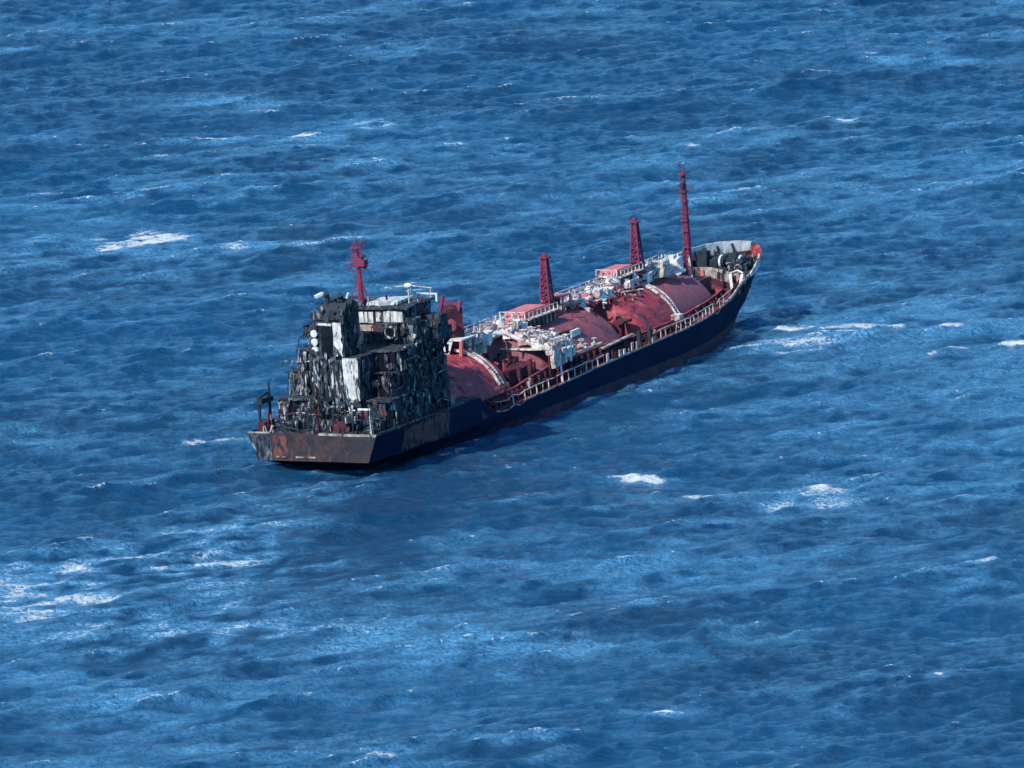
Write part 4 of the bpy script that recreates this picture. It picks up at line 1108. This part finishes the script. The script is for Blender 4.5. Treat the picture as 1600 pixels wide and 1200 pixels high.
# midship shelter and white strip at the starboard rail
MB().bar((53.6, 6.8, 5.35), (61.8, 6.5, 5.5), .5, .16).build('rail_shelf', 'cream', None)
MB().box(51.0, 53.0, 3.6, 4.6, 7.0, 7.7).build('valve_box', 'white', tB, cuts=1, buckle=.05)
MB().prism([(45.6, 7.0), (52.8, 7.2), (52.8, 7.8), (45.6, 7.8)], 'v', 3.9, 4.2).build('screen_plate', 'dred', tB, cuts=3, buckle=.06)
for i in range(12):
    u = 52.6 + i * 1.0
    MB().box(u + random.uniform(-.2, .2), u + random.uniform(.25, .55), 7.86, 7.98, 4.0, 4.7 + random.uniform(-.2, .4)).build('rail_board', random.choice(['cream', 'cream', 'pipe', 'dred']), None)
for u in (61.5, 64.0):
    MB().box(u - .2, u + .2, 7.2, 7.6, 4.2, 5.9).build('fairlead_post', 'black', None)

# ------------------------------------------------------------------ starboard and port deck rails
rail = assembly('deck_railing', (52, 7.8, 4.2), 'white deck railing along the starboard edge')
st = None
def rail_run(par, sg, ua, ub, step, brace=True):
    n = int((ub - ua) / step)
    top = []
    for i in range(n + 1):
        u = ua + (ub - ua) * i / n; v = sg * (lerp(GUN_V, u) - .10); z = lerp(GUN_Z, u)
        j = random.uniform(-.10, .10)
        j *= random.choice((1, 1, 3)); m_ = random.choice(('pipe', 'pipe', 'cream', 'dred'))
        if random.random() < .12: top.append((u, v, z + random.uniform(.6, 1.0))); continue
        MB().bar((u, v, z - .05), (u + j, v, z + random.uniform(.85, 1.08)), random.uniform(.07, .11)).build('stanchion', m_, par)
        if brace and random.random() < .7: MB().bar((u + .5, v - sg * .25, z + .0), (u + j, v, z + .95), .085).build('stay', 'pipe', par)
        top.append((u + j, v, z + 1.02))
    for h in (0,):
        MB().tube([(p[0], p[1], p[2] + h + random.uniform(-.09, .06)) for p in top], .05, 5).build('handrail', 'pipe', par)
    mb = MB()
    for a, b in zip(top, top[1:]): mb.bar((a[0], a[1] + sg * .07, a[2] - 1.06), (b[0], b[1] + sg * .07, b[2] - 1.06), .1, .16)
    mb.build('gunwale_bar', 'cream', par)
rail_run(rail, 1, 26.2, 40.0, 1.3)
rail_run(rail, 1, 40.6, 51.8, 1.25, False)
rail_run(rail, 1, 64.5, 87.0, 1.2)
railp = assembly('deck_railing', (52, -7.8, 4.2), 'white deck railing along the port edge')
rail_run(railp, -1, 27.0, 84.0, 1.6, False)
for (ua, ub) in ((51.8, 64.5),):
    mb = MB()
    us = [ua + (ub - ua) * i / 8 for i in range(9)]
    for a, b in zip(us, us[1:]): mb.bar((a, lerp(GUN_V, a) - .02, lerp(GUN_Z, a) - .03), (b, lerp(GUN_V, b) - .02, lerp(GUN_Z, b) - .03), .12, .18)
    mb.build('gunwale_bar', 'cream', rail)
# lockers and pipes in the side deck
for i, u in enumerate((30.5, 36.0, 48.5, 58.5, 66.0, 79.0)):
    MB().tube([(u, 6.9, 3.5), (u, 6.9, 4.9), (u + .3, 6.9, 5.1)], .2, 7).build('air_pipe', ('dred', 'cream', 'soot')[i % 3], None)
for (v, z) in ((6.75, 4.15), (7.0, 3.95)):
    MB().tube([(27 + i * 5.4, v, z + i * .11) for i in range(10)], .11, 6).build('deck_pipe', 'dred', None)

# ------------------------------------------------------------------ vent tower behind the house, vent masts, foremast
vt = MB().tube([(32.4, -.1, 8.4), (32.4, -.1, 10.4), (32.4, -.1, 13.6)], [1.5, 1.5, 1.25], 4).build('vent_tower', 'dred', None, 'purple red tower with a ragged top between house and tanks', cuts=3, buckle=.16)
MB().bar((32.2, -1.3, 13.2), (32.1, -.8, 14.9), .34).build('broken_post', 'lattice', vt)
MB().bar((32.2, .9, 13.2), (32.4, 1.1, 14.3), .4).build('broken_post', 'lattice', vt)
MB().bar((32.2, -1.2, 14.1), (32.3, 1.1, 13.9), .3).build('broken_beam', 'lattice', vt)
MB().torus((31.2, .5, 11.8), .55, .14, 'u', 14, 6).build('vent_ring', 'red', vt)
MB().tube([(31.25, .5, 11.8), (31.05, .5, 11.8)], .5, 12).build('vent_mouth', 'mauve', vt)
MB().box(30.4, 33.8, -1.9, 2.0, 10.2, 10.35).build('tower_deck', 'white', vt, cuts=2, buckle=.04)
MB().prism([(-.7, 10.2), (.9, 10.2), (.3, 8.7), (-.1, 8.7)], 'u', 30.5, 30.6).build('tower_bracket', 'white', vt)
MB().bar((30.6, 1.7, 8.0), (30.6, 1.9, 10.2), .35).build('tower_leg', 'pink', vt)
MB().bar((33.4, 1.7, 6.0), (33.4, 1.9, 10.2), .25).build('tower_leg', 'white', vt)
def vent_mast(u, zb, zt, w_, lab):
    m = MB().tube([(u, 0, zb), (u, 0, zt), (u, 0, zt + .5)], [.40, .3, .2], 8).build('vent_mast', 'lattice', None, lab, smooth=True)
    wid = lambda z: w_ * (1 - .62 * (z - zb) / (zt - zb))
    k = 9
    zs = [zb + (zt - zb) * i / k for i in range(k + 1)]
    for (su, sv) in ((1, 1), (1, -1), (-1, 1), (-1, -1)):
        MB().bar((u + su * wid(zb), sv * wid(zb), zb), (u + su * wid(zt), sv * wid(zt), zt), .16).build('lattice_leg', 'lattice', m)
    for i in range(k):
        a, b = zs[i], zs[i + 1]; wa, wb = wid(a), wid(b)
        ring = MB()
        cs = [(u - wb, -wb, b), (u + wb, -wb, b), (u + wb, wb, b), (u - wb, wb, b)]
        for p, q in zip(cs, cs[1:] + cs[:1]): ring.bar(p, q, .08, .1)
        ring.build('lattice_ring', 'lattice', m)
        for (p, q) in (((u - wa, -wa, a), (u - wb, wb, b)), ((u + wa, wa, a), (u + wb, -wb, b)), ((u - wa, wa, a), (u + wb, wb, b)), ((u + wa, -wa, a), (u - wb, -wb, b))):
            MB().bar(p, q, .10).build('lattice_brace', 'lattice', m)
    MB().box(u - wid(zb) - .5, u + wid(zb) + .5, -1.2, 1.2, zb + .02, zb + .16).build('mast_platform', 'dred', m)
    MB().box(u - .5, u + .5, -.55, .55, zt - .1, zt + .05).build('vent_head', 'lattice', m)
    return m
vent_mast(54.4, 8.7, 15.3, .66, 'thick dull purple vent mast beside the pink canopy')
vent_mast(76.4, 8.9, 15.6, .66, 'purple vent mast standing over the white pipes of the forward tank')
fm = MB().tube([(89.1, 0, 4.6), (89.1, 0, 8.0), (89.1, 0, 14.0), (89.1, 0, 19.2)], [.52, .42, .34, .2], 10).build('foremast', 'lattice', None, 'tallest mast just behind the forecastle', smooth=True)
for (z, w_) in ((17.4, 2.3), (18.5, 1.0), (14.6, 1.2)):
    MB().bar((89.0, -w_ / 2, z), (89.0, w_ / 2, z), .16).build('crosstree', 'lattice', fm)
for z in (10.5, 12.4, 13.6, 15.8, 16.9, 18.9):
    MB().box(88.5, 89.2, -.42, .42, z, z + .14).build('lamp_bracket', 'lattice', fm)
MB().box(88.4, 88.9, -.2, .25, 17.5, 17.95).build('mast_lamp', 'black', fm)
MB().tube([(89.1, 0, 19.2), (89.1, 0, 20.0)], .06, 5).build('aerial', 'lattice', fm)
for s_ in (-1, 1):
    MB().bar((88.5, s_ * .25, 5.2), (88.65, s_ * .22, 18.5), .06).build('ladder_rail', 'lattice', fm)
for i in range(26):
    MB().bar((88.55, -.24, 5.6 + i * .5), (88.55, .24, 5.6 + i * .5), .05).build('rung', 'lattice', fm)
MB().bar((86.5, -1.2, 7.2), (89.0, 0, 11.0), .16).build('mast_stay', 'lattice', fm)
MB().bar((86.5, 1.6, 7.0), (88.9, .1, 9.6), .22).build('mast_stay', 'cream', fm)
MB().box(87.6, 90.4, -2.2, 2.0, 4.8, 7.0).build('mast_house', 'dred', fm, cuts=3, buckle=.08)
MB().box(86.3, 87.2, -1.5, -.5, 8.8, 10.0).build('pale_cabinet', 'white', None)

# ------------------------------------------------------------------ forecastle
BRK = [(96.6, -4.6), (97.0, -1.4), (95.2, 1.0), (93.6, 3.0), (93.2, 4.85)]
bk = MB()
for (a, b) in zip(BRK, BRK[1:]):
    d = Vector((b[0] - a[0], b[1] - a[1], 0)).normalized(); n_ = Vector((d.y, -d.x, 0)) * .07
    bk.prism([(a[0] - n_.x, a[1] - n_.y), (b[0] - n_.x, b[1] - n_.y), (b[0] + n_.x, b[1] + n_.y), (a[0] + n_.x, a[1] + n_.y)], 'z', 4.6, 5.62)
bulk = bk.build('forecastle_bulkhead', 'dred', cuts=2, buckle=.03)
bk = MB()
for (a, b) in zip(BRK, BRK[1:]):
    d = Vector((b[0] - a[0], b[1] - a[1], 0)).normalized(); n_ = Vector((d.y, -d.x, 0)) * .1
    bk.prism([(a[0] - n_.x, a[1] - n_.y), (b[0] - n_.x, b[1] - n_.y), (b[0] + n_.x, b[1] + n_.y), (a[0] + n_.x, a[1] + n_.y)], 'z', 5.64, 6.85)
bk.build('bulkhead_band', 'cream', bulk, 'cream scorched band across the front of the forecastle', cuts=3, buckle=.03)
for i in range(12):
    t = i / 11 * (len(BRK) - 1.001); k = int(t); a, b = BRK[k], BRK[k + 1]; q = t - k
    u, v = a[0] + (b[0] - a[0]) * q, a[1] + (b[1] - a[1]) * q
    MB().box(u - .3, u - .12, v - .2, v + .2, 5.75, 6.6).build('stiffener', ('cream', 'dred', 'pink', 'cream')[i % 4], bulk)
# deck between break line and bow (fills the starboard wedge)
MB().prism([(97.4, -4.0), (97.2, -1.4), (95.4, 1.0), (93.8, 3.0), (93.5, 4.7), (97.6, 3.75), (99, 3.4)], 'z', 6.36, 6.44).build('forecastle_wedge', 'black')
# bulwarks round the bow
def bulwark(pts, top, bot, name, mat, label, t=.09, par=None):
    mb = MB()
    for (a, b, ta, tb) in zip(pts, pts[1:], top, top[1:]):
        d = Vector((b[0] - a[0], b[1] - a[1], 0)).normalized(); n_ = Vector((-d.y, d.x, 0)) * t
        vs = []
        for (p, z) in ((a, ta), (b, tb)):
            fl = 1.0
            vs += [(p[0] - n_.x, p[1] - n_.y, bot(p[0])), (p[0] + n_.x, p[1] + n_.y, bot(p[0])), (p[0] + n_.x, p[1] + n_.y, z), (p[0] - n_.x, p[1] - n_.y, z)]
        mb.add(vs, [(0, 1, 2, 3), (7, 6, 5, 4), (0, 4, 5, 1), (1, 5, 6, 2), (2, 6, 7, 3), (3, 7, 4, 0)])
    return mb.build(name, mat, par, label, cuts=2, buckle=.03)
pb = [(95.5, -4.7), (98.5, -4.3), (101, -3.9), (103.2, -2.8), (104.9, -1.5), (105.9, -.5)]
bw = bulwark(pb, [8.65, 8.8, 8.75, 8.7, 8.55, 8.3], lambda u: 7.35, 'bow_bulwark', 'white', 'white bulwark on the port side of the bow', par=hull)
bulwark(pb, [7.33] * 6, lambda u: 5.9, 'bow_shell', 'dred', None, par=hull)
bulwark([(105.9, -.45), (106.2, .35), (105.2, 1.1), (104.0, 1.7)], [8.3, 7.9, 7.5, 7.4], lambda u: 6.4, 'bow_bulwark', 'red', 'red inner plating of the bulwark at the stem', par=hull)
sbp = [(u, lerp(GUN_V, u) + .02) for u in (95.5, 97.5, 99.5, 101.5, 103.6)]
bulwark(sbp, [6.5, 6.8, 7.1, 7.3, 7.35], lambda u: lerp(GUN_Z, u) - .25, 'bow_bulwark', 'smoked', 'white flared bulwark on the starboard side of the bow', par=hull)
MB().tube([(95.6, -4.7, 8.65), (98.5, -4.3, 8.72), (101, -3.9, 8.78), (103.2, -2.8, 8.72), (104.9, -1.5, 8.57), (106, -.4, 8.3)], .07, 6).build('bulwark_rail', 'pipe', hull)
for p in [(96.6, -4.45), (98.6, -4.15), (100.6, -3.8), (102.4, -3.1), (104, -2.0)]:
    MB().bar((p[0], p[1] + .5, 6.45), (p[0], p[1] + .05, 8.4), .12, .3).build('bulwark_stay', 'soot', hull)
# sheer strake from the main deck up to the forecastle, beige bulwark
us = [84.5 + i * .9 for i in range(13)]
mb = MB()
for a, b in zip(us, us[1:]):
    mb.bar((a, lerp(GUN_V, a) - .02, lerp(GUN_Z, a) + .05), (b, lerp(GUN_V, b) - .02, lerp(GUN_Z, b) + .05), .2, .3)
mb.build('sheer_strake', 'cream', hull, 'cream edge rising to the bow on the starboard side')
mb = MB()
us = [88.6 + i * .95 for i in range(6)]
for a, b in zip(us, us[1:]):
    ya, yb = lerp(GUN_V, a) - .5, lerp(GUN_V, b) - .5
    mb.add([(a, ya, 4.4), (b, yb, 4.4), (b, yb, min(6.6, lerp(GUN_Z, b) + .25)), (a, ya, min(6.6, lerp(GUN_Z, a) + .15)), (a, ya - .1, 4.4), (b, yb - .1, 4.4), (b, yb - .1, min(6.6, lerp(GUN_Z, b) + .25)), (a, ya - .1, min(6.6, lerp(GUN_Z, a) + .15))],
           [(0, 1, 2, 3), (7, 6, 5, 4), (0, 4, 5, 1), (3, 2, 6, 7), (0, 3, 7, 4), (1, 5, 6, 2)])
mb.build('side_bulkhead', 'dred')
for (a, b) in (((92.9, 3.2, 6.8), (91.2, 4.2, 4.6)), ((93.2, 4.6, 6.7), (90.6, 5.2, 5.0))):
    MB().bar(a, b, .3, .22).build('forecastle_ladder', 'white', bulk)
MB().tube([(93.2, 3.1, 6.9), (93.3, 4.0, 7.2), (93.2, 4.7, 6.9)], .1, 6).build('ladder_hoop', 'white', bulk)
# windlasses, bitts and gear on the forecastle
for (u, v, s_, m_) in ((99.2, -2.0, 1.15, 'black'), (99.6, .4, 1.0, 'black'), (98.6, 2.0, .9, 'soot')):
    wl = MB().box(u - .7 * s_, u + .7 * s_, v - .7 * s_, v + .7 * s_, 6.45, 6.45 + 1.0 * s_).build('windlass', m_, None, cuts=2, buckle=.15)
    MB().tube([(u, v - 1.3 * s_, 7.1), (u, v + 1.3 * s_, 7.1)], .55 * s_, 12).build('chain_drum', m_, wl)
    for dv_ in (-.95, .95):
        MB().torus((u - .05, v + dv_ * s_, 7.15), .6 * s_, .15, 'v', 14, 6).build('brake_band', 'white' if (s_ > .95 and dv_ > 0) else m_, wl)
    MB().bar((u + .4, v, 7.3), (u + .5, v + .2, 8.2 * 1.0), .25).build('brake_post', m_, wl)
MB().box(97.9, 98.9, -3.4, -2.2, 6.45, 8.5).build('deck_locker', 'black', None, cuts=2, buckle=.1)
MB().box(100.8, 102.4, -2.6, .6, 6.45, 7.5).build('chain_stopper', 'black', None, cuts=3, buckle=.2)
for i, (u, v) in enumerate(((97.8, .6), (97.4, 3.0), (101.5, 1.7), (103, .9), (103.8, -.6))):
    b_ = MB().tube([(u, v, 6.4), (u, v, 7.15)], .24, 9).build('bollard', ('cream', 'soot', 'soot', 'red', 'red')[i], None)
    MB().tube([(u, v, 7.12), (u, v, 7.26)], .33, 9).build('bollard_cap', ('cream', 'soot', 'soot', 'red', 'red')[i], b_)
for i in range(14):
    u = random.uniform(97.5, 103.5); v = random.uniform(-2.6, 2.2) * (1 - (u - 97) * .08)
    MB().tube([(u, v, 6.45), (u + .2, v + .2, 6.9 + random.random() * .6), (u + random.uniform(-.8, .8), v + random.uniform(-.8, .8), 6.6)], random.uniform(.06, .13), 6).build('mooring_gear', ('black', 'soot', 'cream', 'black')[i % 4], None)
for (u, v) in ((95.0, 2.2), (94.2, 3.6)):
    MB().torus((u, v, 7.25), .42, .09, 'u', 14, 6).build('pipe_hoop', 'streak', bulk)
for (u) in (28.0, 46.5, 70.5, 84.0):
    for du in (0, .9):
        MB().tube([(u + du, lerp(GUN_V, u) - 1.0, lerp(GUN_Z, u) - .1), (u + du, lerp(GUN_V, u) - 1.0, lerp(GUN_Z, u) + .6)], .2, 9).build('bollard', 'dred', None)
